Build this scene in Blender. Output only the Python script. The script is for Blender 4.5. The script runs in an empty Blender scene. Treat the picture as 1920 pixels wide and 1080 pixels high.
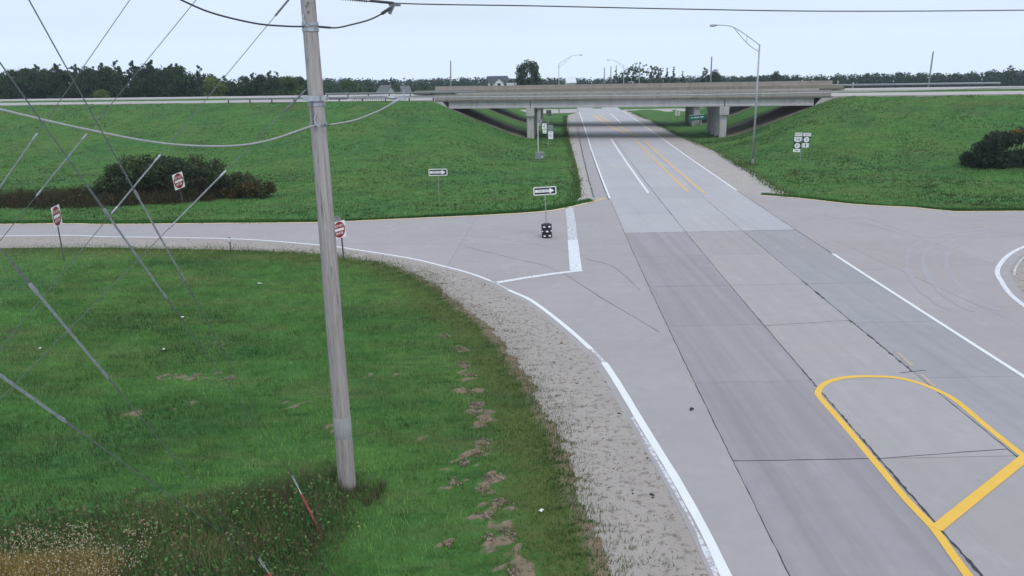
import bpy, math, random
import numpy as np
from mathutils import Vector, Matrix

random.seed(4); rng = np.random.default_rng(7)
scene = bpy.context.scene
col = scene.collection

# ------------------------------------------------------------------ camera
CAM_H = 10.3
cam_data = bpy.data.cameras.new("camera"); cam = bpy.data.objects.new("camera", cam_data); col.objects.link(cam)
cam_data.sensor_width = 36.0; cam_data.lens = 36.0*1500/1920; cam_data.clip_start = 0.1; cam_data.clip_end = 6000
pitch = 0.26558; roll = 0.0192
fwd = Vector((0, math.cos(pitch), -math.sin(pitch))); up = Vector((0, math.sin(pitch), math.cos(pitch))); rt = Vector((1, 0, 0))
r_ = rt*math.cos(roll) - up*math.sin(roll); u_ = rt*math.sin(roll) + up*math.cos(roll)
m = Matrix((r_, u_, -fwd)).transposed().to_4x4(); m.translation = (0, 0, CAM_H)
cam.matrix_world = m
scene.camera = cam

# ------------------------------------------------------------------ sky and sun: bright thin overcast
SUN_EL, SUN_AZ = math.radians(52), math.radians(150)      # azimuth clockwise from +Y: behind the camera, to the right
world = bpy.data.worlds.new("World"); scene.world = world; world.use_nodes = True
wn, wl = world.node_tree.nodes, world.node_tree.links
wn.clear()
w_out = wn.new("ShaderNodeOutputWorld"); w_bg = wn.new("ShaderNodeBackground"); w_sky = wn.new("ShaderNodeTexSky")
w_sky.sky_type = 'NISHITA'; w_sky.sun_disc = False; w_sky.sun_elevation = SUN_EL; w_sky.sun_rotation = SUN_AZ
w_sky.air_density = 1.0; w_sky.dust_density = 2.5; w_sky.ozone_density = 1.0
w_mix = wn.new("ShaderNodeMix"); w_mix.data_type = 'RGBA'
w_tc = wn.new("ShaderNodeTexCoord"); w_map = wn.new("ShaderNodeMapping"); w_map.inputs['Scale'].default_value = (1.0, 1.0, 3.0)
w_noise = wn.new("ShaderNodeTexNoise"); w_noise.inputs['Scale'].default_value = 1.3; w_noise.inputs['Detail'].default_value = 4
w_ramp = wn.new("ShaderNodeMapRange"); w_ramp.inputs[1].default_value = 0.3; w_ramp.inputs[2].default_value = 0.7
w_ramp.inputs[3].default_value = 0.70; w_ramp.inputs[4].default_value = 0.95
wl.new(w_tc.outputs['Generated'], w_map.inputs['Vector']); wl.new(w_map.outputs['Vector'], w_noise.inputs['Vector'])
w_sep = wn.new("ShaderNodeSeparateXYZ"); w_hor = wn.new("ShaderNodeMapRange"); w_max = wn.new("ShaderNodeMath"); w_max.operation = 'MAXIMUM'   # the veil closes towards the horizon
w_hor.inputs[1].default_value = 0.03; w_hor.inputs[2].default_value = 0.22; w_hor.inputs[3].default_value = 1.0; w_hor.inputs[4].default_value = 0.0
wl.new(w_tc.outputs['Generated'], w_sep.inputs[0]); wl.new(w_sep.outputs['Z'], w_hor.inputs[0])
wl.new(w_noise.outputs['Fac'], w_ramp.inputs[0]); wl.new(w_ramp.outputs[0], w_max.inputs[0]); wl.new(w_hor.outputs[0], w_max.inputs[1]); wl.new(w_max.outputs[0], w_mix.inputs[0])
wl.new(w_sky.outputs['Color'], w_mix.inputs[6]); w_mix.inputs[7].default_value = (7.75, 9.0, 10.7, 1)   # the veil of thin cloud
wl.new(w_mix.outputs[2], w_bg.inputs['Color']); w_bg.inputs['Strength'].default_value = 0.100
wl.new(w_bg.outputs[0], w_out.inputs[0])
sun_d = bpy.data.lights.new("sun", 'SUN'); sun = bpy.data.objects.new("sun", sun_d); col.objects.link(sun)
sun_d.energy = 1.1; sun_d.angle = math.radians(18); sun_d.color = (1.0, 0.97, 0.93)
sv = Vector((math.sin(SUN_AZ)*math.cos(SUN_EL), math.cos(SUN_AZ)*math.cos(SUN_EL), math.sin(SUN_EL)))
sun.rotation_euler = sv.to_track_quat('Z', 'Y').to_euler(); sun.location = (0, -20, 60)

scene.view_settings.view_transform = 'Standard'; scene.view_settings.look = 'None'
scene.view_settings.exposure = 0.07; scene.view_settings.gamma = 1.0; scene.view_settings.use_curve_mapping = False

# ------------------------------------------------------------------ helpers
def tag(o, label=None, cat=None, group=None, kind=None):
    if label: o["label"] = label
    if cat: o["category"] = cat
    if group: o["group"] = group
    if kind: o["kind"] = kind
    return o

def empty(name, loc, rz=0.0, lean=(0, 0)):
    o = bpy.data.objects.new(name, None); col.objects.link(o)
    o.location = loc; o.rotation_euler = (lean[0], lean[1], rz); o.empty_display_size = 0.2
    return o

class MB:
    def __init__(s): s.v = []; s.f = []
    def add(s, vs, fs):
        b = len(s.v); s.v += [tuple(p) for p in vs]; s.f += [tuple(i+b for i in f) for f in fs]; return s
    def box(s, c, d, rz=0.0, rx=0.0, ry=0.0):
        M = Matrix.Rotation(rz, 3, 'Z') @ Matrix.Rotation(ry, 3, 'Y') @ Matrix.Rotation(rx, 3, 'X')
        vs = [Vector(c) + M @ Vector((sx*d[0]/2, sy*d[1]/2, sz*d[2]/2)) for sx in (-1, 1) for sy in (-1, 1) for sz in (-1, 1)]
        return s.add(vs, [(0, 1, 3, 2), (4, 6, 7, 5), (0, 4, 5, 1), (2, 3, 7, 6), (0, 2, 6, 4), (1, 5, 7, 3)])
    def tube(s, pts, r, n=8, cap=True):
        pts = [Vector(p) for p in pts]; k = len(pts)
        rs = r if isinstance(r, (list, tuple)) else [r]*k
        t0 = (pts[1]-pts[0]).normalized(); a = Vector((0, 0, 1)) if abs(t0.z) < .9 else Vector((1, 0, 0))
        x = t0.cross(a).normalized(); vs = []
        for i, p in enumerate(pts):
            t = (pts[min(i+1, k-1)]-pts[max(i-1, 0)]).normalized(); x = (x - t*x.dot(t)).normalized(); y = t.cross(x)
            for j in range(n):
                an = 2*math.pi*j/n; vs.append(p + (x*math.cos(an)+y*math.sin(an))*rs[i])
        fs = [(i*n+j, i*n+(j+1) % n, (i+1)*n+(j+1) % n, (i+1)*n+j) for i in range(k-1) for j in range(n)]
        if cap: fs += [tuple(range(n))[::-1], tuple((k-1)*n+j for j in range(n))]
        return s.add(vs, fs)
    def lathe(s, prof, c=(0, 0, 0), n=16):
        k = len(prof); vs = [(c[0]+r*math.cos(2*math.pi*j/n), c[1]+r*math.sin(2*math.pi*j/n), c[2]+z) for r, z in prof for j in range(n)]
        fs = [(i*n+j, i*n+(j+1) % n, (i+1)*n+(j+1) % n, (i+1)*n+j) for i in range(k-1) for j in range(n)]
        return s.add(vs, fs)
    def prism(s, poly, z0, z1):                      # closed prism over an xy polygon
        n = len(poly); vs = [(x, y, z0) for x, y in poly] + [(x, y, z1) for x, y in poly]
        a = sum(poly[i][0]*poly[(i+1) % n][1]-poly[(i+1) % n][0]*poly[i][1] for i in range(n))
        fs = [tuple(range(n))[::-1], tuple(range(n, 2*n))] + [(i, (i+1) % n, n+(i+1) % n, n+i) for i in range(n)]
        if a < 0: fs = [f[::-1] for f in fs]
        return s.add(vs, fs)
    def plate(s, poly, y0, y1):                      # prism over an xz polygon, y0 front
        n = len(poly); vs = [(x, y0, z) for x, z in poly] + [(x, y1, z) for x, z in poly]
        return s.add(vs, [tuple(range(n)), tuple(range(n, 2*n))[::-1]] + [(i, n+i, n+(i+1) % n, (i+1) % n) for i in range(n)])
    def build(s, name, mat, parent=None, origin=None, smooth=False):
        if origin is None:
            if parent is None:
                a = np.array(s.v); origin = ((a[:, 0].min()+a[:, 0].max())/2, (a[:, 1].min()+a[:, 1].max())/2, a[:, 2].min())
            else: origin = (0, 0, 0)
        me = bpy.data.meshes.new(name)
        me.from_pydata([(x-origin[0], y-origin[1], z-origin[2]) for x, y, z in s.v], [], s.f); me.update()
        if smooth: me.polygons.foreach_set('use_smooth', [True]*len(me.polygons))
        o = bpy.data.objects.new(name, me); col.objects.link(o); o.location = origin
        if parent: o.parent = parent
        if mat: me.materials.append(mat)
        return o

def np_mesh(name, V, F, mat, colors=None, attrs=None, parent=None, smooth=False, nside=3):
    """V (n,3), F (m,nside) arrays, written in one go; colors (n,4) on points"""
    V = np.asarray(V, np.float32); F = np.asarray(F, np.int32)
    me = bpy.data.meshes.new(name); me.vertices.add(len(V)); me.vertices.foreach_set('co', V.ravel())
    me.loops.add(F.size); me.loops.foreach_set('vertex_index', F.ravel())
    me.polygons.add(len(F)); me.polygons.foreach_set('loop_start', np.arange(0, F.size, nside, dtype=np.int32))
    if smooth: me.polygons.foreach_set('use_smooth', np.ones(len(F), bool))
    me.update(calc_edges=True)
    if colors is not None:
        a = me.color_attributes.new('tone', 'FLOAT_COLOR', 'POINT'); a.data.foreach_set('color', np.asarray(colors, np.float32).ravel())
    for k, v in (attrs or {}).items():
        a = me.attributes.new(k, 'FLOAT', 'POINT'); a.data.foreach_set('value', np.asarray(v, np.float32))
    me.materials.append(mat)
    o = bpy.data.objects.new(name, me); col.objects.link(o)
    if parent: o.parent = parent
    return o

def dup(root, loc, rz, scale=None, label=None):
    r = root.copy(); col.objects.link(r); r.location = loc; r.rotation_euler.z = rz
    if scale is not None: r.scale = scale if isinstance(scale, tuple) else (scale,)*3
    if label: r["label"] = label
    for ch in list(root.children):
        c = ch.copy(); col.objects.link(c); c.parent = r
        for g in list(ch.children):
            d = g.copy(); col.objects.link(d); d.parent = c
    return r

# value noise in numpy
_lat = rng.random((256, 256))
def vnoise(x, y, sc):
    x = np.asarray(x)/sc + 1000.3; y = np.asarray(y)/sc + 1000.7
    xi = np.floor(x).astype(int); yi = np.floor(y).astype(int); fx = x-xi; fy = y-yi
    fx = fx*fx*(3-2*fx); fy = fy*fy*(3-2*fy); a = lambda i, j: _lat[(xi+i) & 255, (yi+j) & 255]
    return (a(0, 0)*(1-fx)+a(1, 0)*fx)*(1-fy) + (a(0, 1)*(1-fx)+a(1, 1)*fx)*fy
def fbm(x, y, sc): return .5*vnoise(x, y, sc)+.28*vnoise(x, y, sc*.47)+.22*vnoise(x, y, sc*.21)
def in_poly(x, y, poly):
    x = np.asarray(x); y = np.asarray(y); r = np.zeros(x.shape, bool); n = len(poly)
    for i in range(n):
        x0, y0 = poly[i]; x1, y1 = poly[(i+1) % n]
        if y0 == y1: continue
        c = ((y0 > y) != (y1 > y)) & (x < (x1-x0)*(y-y0)/(y1-y0)+x0); r ^= c
    return r
def dist_line(x, y, pl):
    d = np.full(np.shape(x), 1e9)
    for (x0, y0), (x1, y1) in zip(pl[:-1], pl[1:]):
        dx, dy = x1-x0, y1-y0; t = np.clip(((x-x0)*dx+(y-y0)*dy)/(dx*dx+dy*dy+1e-9), 0, 1)
        d = np.minimum(d, np.hypot(x-x0-t*dx, y-y0-t*dy))
    return d
def smooth_pl(pl, n=6):                              # Catmull-Rom through the points
    P = [np.array(p, float) for p in pl]; P = [2*P[0]-P[1]] + P + [2*P[-1]-P[-2]]; out = []
    for i in range(1, len(P)-2):
        for k in range(n):
            t = k/n; a, b, c, d = P[i-1:i+3]
            out.append(tuple(.5*(2*b+(c-a)*t+(2*a-5*b+4*c-d)*t*t+(3*b-a-3*c+d)*t**3)))
    out.append(tuple(P[-2])); return out
def offset_pl(pl, d):                                # shift a polyline to its left by d
    out = []
    for i, p in enumerate(pl):
        a = pl[max(i-1, 0)]; b = pl[min(i+1, len(pl)-1)]; tx, ty = b[0]-a[0], b[1]-a[1]; l = math.hypot(tx, ty) or 1
        out.append((p[0]-ty/l*d, p[1]+tx/l*d))
    return out
def clip_poly(poly, a, b, c):                        # keep a*x+b*y<=c
    out = []; n = len(poly)
    for i in range(n):
        p, q = poly[i], poly[(i+1) % n]; dp, dq = a*p[0]+b*p[1]-c, a*q[0]+b*q[1]-c
        if dp <= 0: out.append(p)
        if dp*dq < 0: t = dp/(dp-dq); out.append((p[0]+(q[0]-p[0])*t, p[1]+(q[1]-p[1])*t))
    return out

# ------------------------------------------------------------------ materials
def new_mat(name):
    m = bpy.data.materials.new(name); m.use_nodes = True; nt = m.node_tree
    return m, nt, nt.nodes, nt.links, nt.nodes['Principled BSDF']
def N(nt, t, **kw):
    n = nt.nodes.new(t)
    for k, v in kw.items(): n.inputs[k].default_value = v
    return n
def noise(nt, scale, detail=4, rough=.55, vec=None, stretch=None, rz=0):
    n = N(nt, 'ShaderNodeTexNoise', Scale=scale, Detail=detail, Roughness=rough)
    src = vec
    if src is None: src = nt.nodes.new('ShaderNodeNewGeometry').outputs['Position']
    if stretch:
        mp = nt.nodes.new('ShaderNodeMapping'); mp.inputs['Scale'].default_value = stretch; mp.inputs['Rotation'].default_value = (0, 0, rz)
        nt.links.new(src, mp.inputs['Vector']); src = mp.outputs['Vector']
    nt.links.new(src, n.inputs['Vector']); return n.outputs['Fac']
def rng_map(nt, src, a, b, c=0., d=1.):
    n = nt.nodes.new('ShaderNodeMapRange'); n.inputs[1].default_value = a; n.inputs[2].default_value = b; n.inputs[3].default_value = c; n.inputs[4].default_value = d
    nt.links.new(src, n.inputs[0]); return n.outputs[0]
def mixc(nt, fac, a, b, mode='MIX'):
    n = nt.nodes.new('ShaderNodeMix'); n.data_type = 'RGBA'; n.blend_type = mode
    for i, v in ((0, fac), (6, a), (7, b)):
        if isinstance(v, bpy.types.NodeSocket): nt.links.new(v, n.inputs[i])
        elif i == 0: n.inputs[0].default_value = v
        else: n.inputs[i].default_value = (*v, 1)
    return n.outputs[2]
def math_n(nt, op, a, b):
    n = nt.nodes.new('ShaderNodeMath'); n.operation = op
    for i, v in enumerate((a, b)):
        if isinstance(v, bpy.types.NodeSocket): nt.links.new(v, n.inputs[i])
        else: n.inputs[i].default_value = v
    return n.outputs[0]
def bump(nt, bs, h, strength, dist):
    n = nt.nodes.new('ShaderNodeBump'); n.inputs['Strength'].default_value = strength; n.inputs['Distance'].default_value = dist
    nt.links.new(h, n.inputs['Height']); nt.links.new(n.outputs[0], bs.inputs['Normal'])

def simple(name, c1, c2, scale=8., rough=.6, metal=0., bumpd=0., stretch=None, local=True):
    m, nt, n, l, bs = new_mat(name)
    vec = nt.nodes.new('ShaderNodeTexCoord').outputs['Object'] if local else None
    f = noise(nt, scale, 5, .6, vec=vec, stretch=stretch)
    l.new(mixc(nt, rng_map(nt, f, .35, .65), c1, c2), bs.inputs['Base Color'])
    bs.inputs['Roughness'].default_value = rough; bs.inputs['Metallic'].default_value = metal
    if bumpd: bump(nt, bs, f, .6, bumpd)
    return m

def concrete(name, base, alt, streak=0.0, tone=.10):
    """weathered pavement: blotches, fine grain, tyre streaks along the road, a tone of its own per slab"""
    m, nt, n, l, bs = new_mat(name)
    big = noise(nt, .22, 5, .6); mid = noise(nt, 1.6, 6, .65); fine = noise(nt, 38., 3, .7)
    c = mixc(nt, rng_map(nt, big, .32, .68), base, alt)
    c = mixc(nt, rng_map(nt, mid, .3, .75, 0, .45), c, tuple(v*.80 for v in base))
    c = mixc(nt, rng_map(nt, fine, .3, .7, 0, .30), c, tuple(min(1, v*1.28) for v in alt))
    tan = noise(nt, .10, 4, .6, stretch=(1.6, 1, 1)); c = mixc(nt, rng_map(nt, tan, .46, .70, 0, .5), c, (base[0]*1.10, base[1]*1.02, base[2]*.92))
    pale = noise(nt, .9, 6, .72, stretch=(1, .55, 1)); c = mixc(nt, rng_map(nt, pale, .56, .74, 0, .5), c, tuple(min(1, v*1.22) for v in alt))
    if streak:
        st = noise(nt, 1.0, 4, .6, stretch=(1.9, .035, 1), rz=math.radians(3.2))
        c = mixc(nt, rng_map(nt, st, .42, .72, 0, streak), c, tuple(v*.62 for v in base))
        st2 = noise(nt, 1.0, 5, .7, stretch=(5.5, .10, 1), rz=math.radians(3.2))
        c = mixc(nt, rng_map(nt, st2, .58, .78, 0, .4), c, tuple(min(1, v*1.3) for v in base))
    oi = nt.nodes.new('ShaderNodeObjectInfo')
    c = mixc(nt, 1.0, c, mixc(nt, oi.outputs['Random'], (1-tone,)*3, (1+tone,)*3), 'MULTIPLY')
    spot = noise(nt, 3.2, 2, .5); c = mixc(nt, rng_map(nt, spot, .76, .82, 0, .45), c, (.12, .11, .11))
    l.new(c, bs.inputs['Base Color']); bs.inputs['Roughness'].default_value = .85
    bump(nt, bs, fine, .35, .004)
    return m

def paint(name, color, under, wear):
    m, nt, n, l, bs = new_mat(name)
    a = noise(nt, 5.5, 6, .75); b = noise(nt, 60., 3, .8)
    f = math_n(nt, 'ADD', math_n(nt, 'MULTIPLY', a, .7), math_n(nt, 'MULTIPLY', b, .3))
    c = mixc(nt, rng_map(nt, f, wear, wear+.07), under, color)
    c = mixc(nt, rng_map(nt, noise(nt, 1.1), .4, .75, 0, .22), c, tuple(v*.7 for v in color))
    l.new(c, bs.inputs['Base Color']); bs.inputs['Roughness'].default_value = .6
    return m

def vcol(name, rough=.7, transl=0.25, sheen=0.):
    m, nt, n, l, bs = new_mat(name)
    a = nt.nodes.new('ShaderNodeAttribute'); a.attribute_name = 'tone'
    l.new(a.outputs['Color'], bs.inputs['Base Color']); bs.inputs['Roughness'].default_value = rough
    bs.inputs['Specular IOR Level'].default_value = .08
    if transl:
        t = nt.nodes.new('ShaderNodeBsdfTranslucent'); l.new(a.outputs['Color'], t.inputs['Color'])
        mx = nt.nodes.new('ShaderNodeMixShader'); mx.inputs[0].default_value = transl
        l.new(bs.outputs[0], mx.inputs[1]); l.new(t.outputs[0], mx.inputs[2])
        l.new(mx.outputs[0], n['Material Output'].inputs[0])
    return m

M = {}
M['conc_old'] = concrete('concrete_old', (.310, .284, .300), (.345, .312, .322), streak=.42, tone=.035)
M['conc_mid'] = concrete('concrete_mid', (.358, .333, .334), (.388, .358, .352), streak=.16, tone=.03)
M['conc_grey'] = concrete('concrete_grey', (.322, .308, .322), (.352, .334, .344), streak=.25, tone=.03)
M['conc_new'] = concrete('concrete_new', (.410, .395, .412), (.450, .430, .442), streak=.16, tone=.03)
M['conc_ramp'] = concrete('concrete_ramp', (.338, .310, .314), (.385, .350, .348), streak=.0, tone=.025)
M['conc_hwy'] = concrete('concrete_highway', (.39, .355, .335), (.46, .425, .40))
M['bed'] = simple('joint_bed', (.06, .058, .06), (.10, .095, .09), 6., .95, local=False)
M['tar'] = simple('tar', (.018, .018, .020), (.045, .044, .045), 14., .55, local=False)
M['white_paint'] = paint('white_paint', (.80, .80, .79), (.40, .36, .36), .335)
M['white_worn'] = paint('white_paint_worn', (.70, .70, .72), (.37, .33, .34), .46)
M['stop_paint'] = paint('stop_line_paint', (.76, .76, .78), (.37, .33, .34), .40)
M['yellow_paint'] = paint('yellow_paint', (.84, .50, .060), (.40, .33, .27), .34)
M['yellow_worn'] = paint('yellow_paint_worn', (.74, .46, .14), (.42, .37, .32), .38)
M['scuff'] = paint('tyre_scuff', (.405, .38, .385), (.35, .322, .33), .50)
M['edge_paint'] = paint('edge_paint', (.80, .60, .32), (.50, .44, .36), .36)
M['faint_yellow'] = paint('faint_yellow_paint', (.55, .40, .22), (.38, .345, .33), .47)
M['steel'] = simple('galvanised_steel', (.30, .31, .33), (.44, .45, .47), 9., .45, .7)
M['post'] = simple('sign_post', (.06, .06, .065), (.13, .125, .12), 12., .6)
M['sign_white'] = simple('sign_white', (.78, .79, .80), (.84, .85, .85), 4., .4)
M['sign_black'] = simple('sign_black', (.008, .008, .011), (.016, .016, .02), 4., .6)
M['sign_red'] = simple('sign_red', (.24, .006, .010), (.31, .010, .014), 4., .4)
M['sign_green'] = simple('sign_green', (.008, .13, .10), (.012, .17, .13), 4., .4)
M['sign_back'] = simple('sign_back', (.22, .225, .23), (.30, .305, .31), 6., .45, .4)
M['rubber'] = simple('tyre_rubber', (.012, .012, .013), (.03, .029, .028), 18., .75)
M['wire'] = simple('steel_strand', (.11, .115, .125), (.17, .175, .18), 30., .55, .4)
M['rod'] = simple('fibreglass_rod', (.17, .19, .19), (.26, .28, .28), 12., .5)
M['sleeve'] = simple('grey_sleeve', (.215, .21, .215), (.275, .268, .27), 5., .75, stretch=(4, 4, .6))
M['cable_black'] = simple('black_cable', (.018, .019, .024), (.035, .035, .04), 20., .55)
M['cable_grey'] = simple('grey_cable', (.27, .275, .27), (.36, .36, .35), 16., .5)
M['red_marker'] = simple('red_marker', (.20, .024, .02), (.30, .045, .03), 10., .55)
M['lamp_metal'] = simple('lamp_metal', (.30, .31, .33), (.40, .41, .43), 5., .45, .5)
M['pole_far'] = simple('weathered_pole', (.20, .19, .185), (.30, .29, .28), 6., .85)
def stained(name, base, dark, rust):
    m, nt, n, l, bs = new_mat(name); a = noise(nt, .9, 5, .6); st = noise(nt, 1.0, 5, .7, stretch=(1.6, 1.6, .10)); f = noise(nt, 9., 4, .7)
    c = mixc(nt, rng_map(nt, a, .3, .7), base, tuple(v*.82 for v in base)); c = mixc(nt, rng_map(nt, st, .50, .70, 0, .7), c, dark)
    c = mixc(nt, rng_map(nt, noise(nt, 1.0, 4, .7, stretch=(.7, .7, .06)), .60, .74, 0, .5), c, rust); c = mixc(nt, rng_map(nt, f, .4, .7, 0, .25), c, tuple(min(1, v*1.2) for v in base))
    l.new(c, bs.inputs['Base Color']); bs.inputs['Roughness'].default_value = .92; bump(nt, bs, f, .5, .01); return m
M['bridge'] = simple('bridge_concrete', (.34, .33, .335), (.44, .425, .42), .9, .9, bumpd=.01, stretch=(.25, 1, 1))
M['bridge_pale'] = simple('bridge_concrete_pale', (.42, .41, .40), (.52, .50, .48), 1.2, .9)
M['barrier'] = simple('barrier_concrete', (.20, .19, .165), (.34, .315, .28), 1.4, .9, stretch=(.18, 1, 1.2))
M['barrier_brown'] = simple('barrier_brown', (.19, .16, .135), (.30, .26, .22), 1.6, .9, stretch=(.12, 1, 1.4))
M['bridge'] = stained('bridge_girder', (.43, .415, .415), (.24, .23, .225), (.30, .25, .21)); M['bridge_pale'] = stained('bridge_pier', (.47, .455, .445), (.28, .265, .255), (.33, .28, .24))
M['barrier'] = stained('barrier_grey', (.34, .32, .285), (.17, .16, .135), (.24, .20, .155)); M['barrier_brown'] = stained('barrier_brown_stained', (.30, .262, .225), (.17, .145, .12), (.25, .195, .15))
M['deck'] = simple('deck_surface', (.24, .215, .19), (.32, .29, .26), .6, .9, stretch=(.1, 1, 1))
M['bark'] = simple('bark', (.055, .045, .038), (.10, .085, .07), 5., .95)
M['leaf'] = vcol('foliage', .65, .30)
M['blade'] = vcol('grass_blade', .6, .30)
M['dry'] = vcol('dry_seed_head', .8, .25)
M['stone'] = vcol('loose_stone', .9, 0)
M['house_white'] = simple('house_white', (.66, .68, .72), (.74, .76, .79), 1., .7)
M['house_tan'] = simple('house_tan', (.42, .40, .38), (.50, .48, .46), 1., .7)
M['roof_dark'] = simple('roof_dark', (.045, .05, .07), (.08, .085, .10), 2., .8)
M['roof_grey'] = simple('roof_grey', (.30, .29, .30), (.38, .37, .38), 2., .8)
M['roof_dim'] = simple('roof_dim', (.12, .12, .125), (.16, .158, .162), 2., .85)
M['glass'] = simple('window_glass', (.02, .025, .03), (.04, .045, .05), 2., .15)

def wood_pole(name):
    m, nt, n, l, bs = new_mat(name)
    tc = nt.nodes.new('ShaderNodeTexCoord').outputs['Object']
    f = noise(nt, 1.0, 6, .75, vec=tc, stretch=(17, 17, .55)); g = noise(nt, 1.0, 4, .65, vec=tc, stretch=(30, 30, 1.3))
    b = noise(nt, .35, 3, .5, vec=tc)
    c = mixc(nt, rng_map(nt, f, .35, .7), (.42, .375, .36), (.22, .185, .17))
    c = mixc(nt, rng_map(nt, g, .57, .68), c, (.075, .06, .058))
    c = mixc(nt, rng_map(nt, b, .40, .75, 0, .35), c, (.45, .41, .405))
    l.new(c, bs.inputs['Base Color']); bs.inputs['Roughness'].default_value = .9
    bump(nt, bs, f, 1.0, .03); return m
M['wood'] = wood_pole('weathered_wood')

# ================================================================== THE SETTING
# highway frame: origin on the near face of the bridge over the road, u along the highway, s across it (away from the camera)
OX, OY = 17.5, 121.5; EX, EY = .9744, -.2250; NX, NY = .2250, .9744
HANG = math.atan2(EY, EX)
def us(x, y): return (x-OX)*EX+(y-OY)*EY, (x-OX)*NX+(y-OY)*NY
def hw(u, s): return OX+u*EX+s*NX, OY+u*EY+s*NY
def smin(a, b, k):
    h = np.clip(.5+.5*(b-a)/k, 0, 1); return b+(a-b)*h-k*h*(1-h)
def terr(x, y):
    x = np.asarray(x, float); y = np.asarray(y, float); u, s = us(x, y)
    za = 6.0+(s+1.2)/5.2; zb = 6.0-(s-41)/4.; uu = u+.148*np.clip(s, -5, 60); zc = np.where(uu < 0, -uu-15.5, uu-14.8)/2.45
    z = smin(smin(np.minimum(za, 6.6), zb, 1.), zc, .8); z = smin(z, 5.93+0*z, .35); z = -smin(-z, 0*z, 1.6)
    z = np.where(np.abs(uu) < 9, np.minimum(z, 0.0), z)
    return z - np.clip((y-235)/250, 0, 1)*5.0
def lane(y): return 5.197+.029011*y+3.0354e-4*y*y-7.3626e-7*y**3 if y < 200 else 17.25+.0605*(y-200)
LB, LC, LD = 3.95, 7.65, 11.1                        # joints of the main road, metres right of its left joint
def road_pl(off, y0, y1, st=2.0):
    n = max(1, int((y1-y0)/st)); return [(lane(y0+(y1-y0)*i/n)+off, y0+(y1-y0)*i/n) for i in range(n+1)]

# outlines surveyed on the ground, metres
ramp_far = [(-75, 58.8)] + [(-37.98, 58.86), (-29.63, 57.99), (-21.62, 57.48), (-13.77, 57.08), (-9.99, 57.53), (-6.55, 58.03), (-1.08, 58.89), (2.66, 59.99), (4.83, 61.96), (6.34, 63.75), (7.74, 65.52)]
ramp_line = [(-75, 53.8)] + [(-35.01, 54.01), (-27.2, 52.99), (-22.13, 52.24), (-17.05, 51.15), (-11.93, 48.95), (-10.17, 47.94), (-5.88, 44.84), (-3.88, 42.85), (-2.15, 40.92), (-0.88, 38.96), (-0.0, 37.21), (0.81, 35.76), (1.67, 33.32), (2.41, 30.85), (2.89, 29.06), (3.23, 27.69), (3.52, 25.33), (3.84, 21.86), (4.2, 18.09), (4.37, 14.6)] + [(4.35, 8.0)]
grass_edge = [(-75, 49.9)] + [(-32.52, 49.94), (-22.46, 48.89), (-17.29, 48.04), (-11.62, 46.59), (-9.68, 45.43), (-7.03, 43.49), (-4.7, 40.33), (-3.07, 36.83), (-2.1, 34.38), (-0.99, 31.76), (-0.11, 28.63), (0.54, 25.73), (0.82, 23.45), (1.2, 21.98), (1.5, 19.11), (1.75, 16.86), (1.83, 15.82), (1.98, 14.64)] + [(2.0, 8.0)]
right_far = [(20.19, 66.43), (20.7, 65.62), (23.25, 63.73), (26.16, 60.45), (29.83, 58.54), (36.51, 56.15)] + [(75, 60.0)]
right_shoulder = [(29.85, 193.62), (28.19, 153.24), (26.86, 126.69), (25.74, 99.32), (24.43, 80.27), (23.34, 71.15), (22.98, 66.37), (22.93, 64.05)]
left_shoulder = [(13.39, 187.84), (10.55, 148.0), (9.02, 120.91), (7.59, 91.28), (6.65, 75.65), (5.89, 66.48), (4.79, 61.97)]
isl_line = [(46, 56.)] + [(31.51, 46.11), (29.36, 44.68), (27.47, 42.92), (25.78, 40.91), (24.57, 39.16), (23.73, 37.41), (22.84, 35.26), (22.29, 33.32), (21.75, 31.05), (21.18, 28.62)]
ramp_far = smooth_pl(ramp_far, 4); ramp_line = smooth_pl(ramp_line, 5); grass_edge = [(x+.30*(float(vnoise(x*3, y*3, 1.0))-.5)+.22*(float(vnoise(x*9, y*9, 1.0))-.5)*(y < 47), y+.30*(float(vnoise(y*3, x*3, 1.1))-.5)*(y < 47)) for x, y in smooth_pl(grass_edge, 14)]
isl_line = smooth_pl(isl_line, 5); right_far = smooth_pl(right_far, 3)
ramp_edge = offset_pl(ramp_line, -.35)

main_poly = road_pl(0, 8, 300, 6) + road_pl(LD, 8, 300, 6)[::-1]
ramp_poly = ramp_far + road_pl(0, 8, ramp_far[-1][1]-.3, 4)[::-1] + ramp_edge[::-1]
shoulder_poly = ramp_edge + grass_edge[::-1]
rampR_poly = road_pl(LD, 8, right_far[0][1]-.3, 4) + right_far + [(75, 8)]
shR_poly = road_pl(LD, right_far[0][1]-.3, 205, 6) + right_shoulder
shL_poly = road_pl(0, ramp_far[-1][1]-.3, 205, 6)[::-1] + left_shoulder[::-1]
isl_poly = offset_pl(isl_line, .55) + [(75, 22), (75, 56)]
PAVED = [main_poly, ramp_poly, shoulder_poly, rampR_poly, shR_poly, shL_poly]

def paved(x, y):
    r = np.zeros(np.shape(x), bool)
    for p in PAVED: r |= in_poly(x, y, p)
    return r & ~in_poly(x, y, isl_poly)

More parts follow.
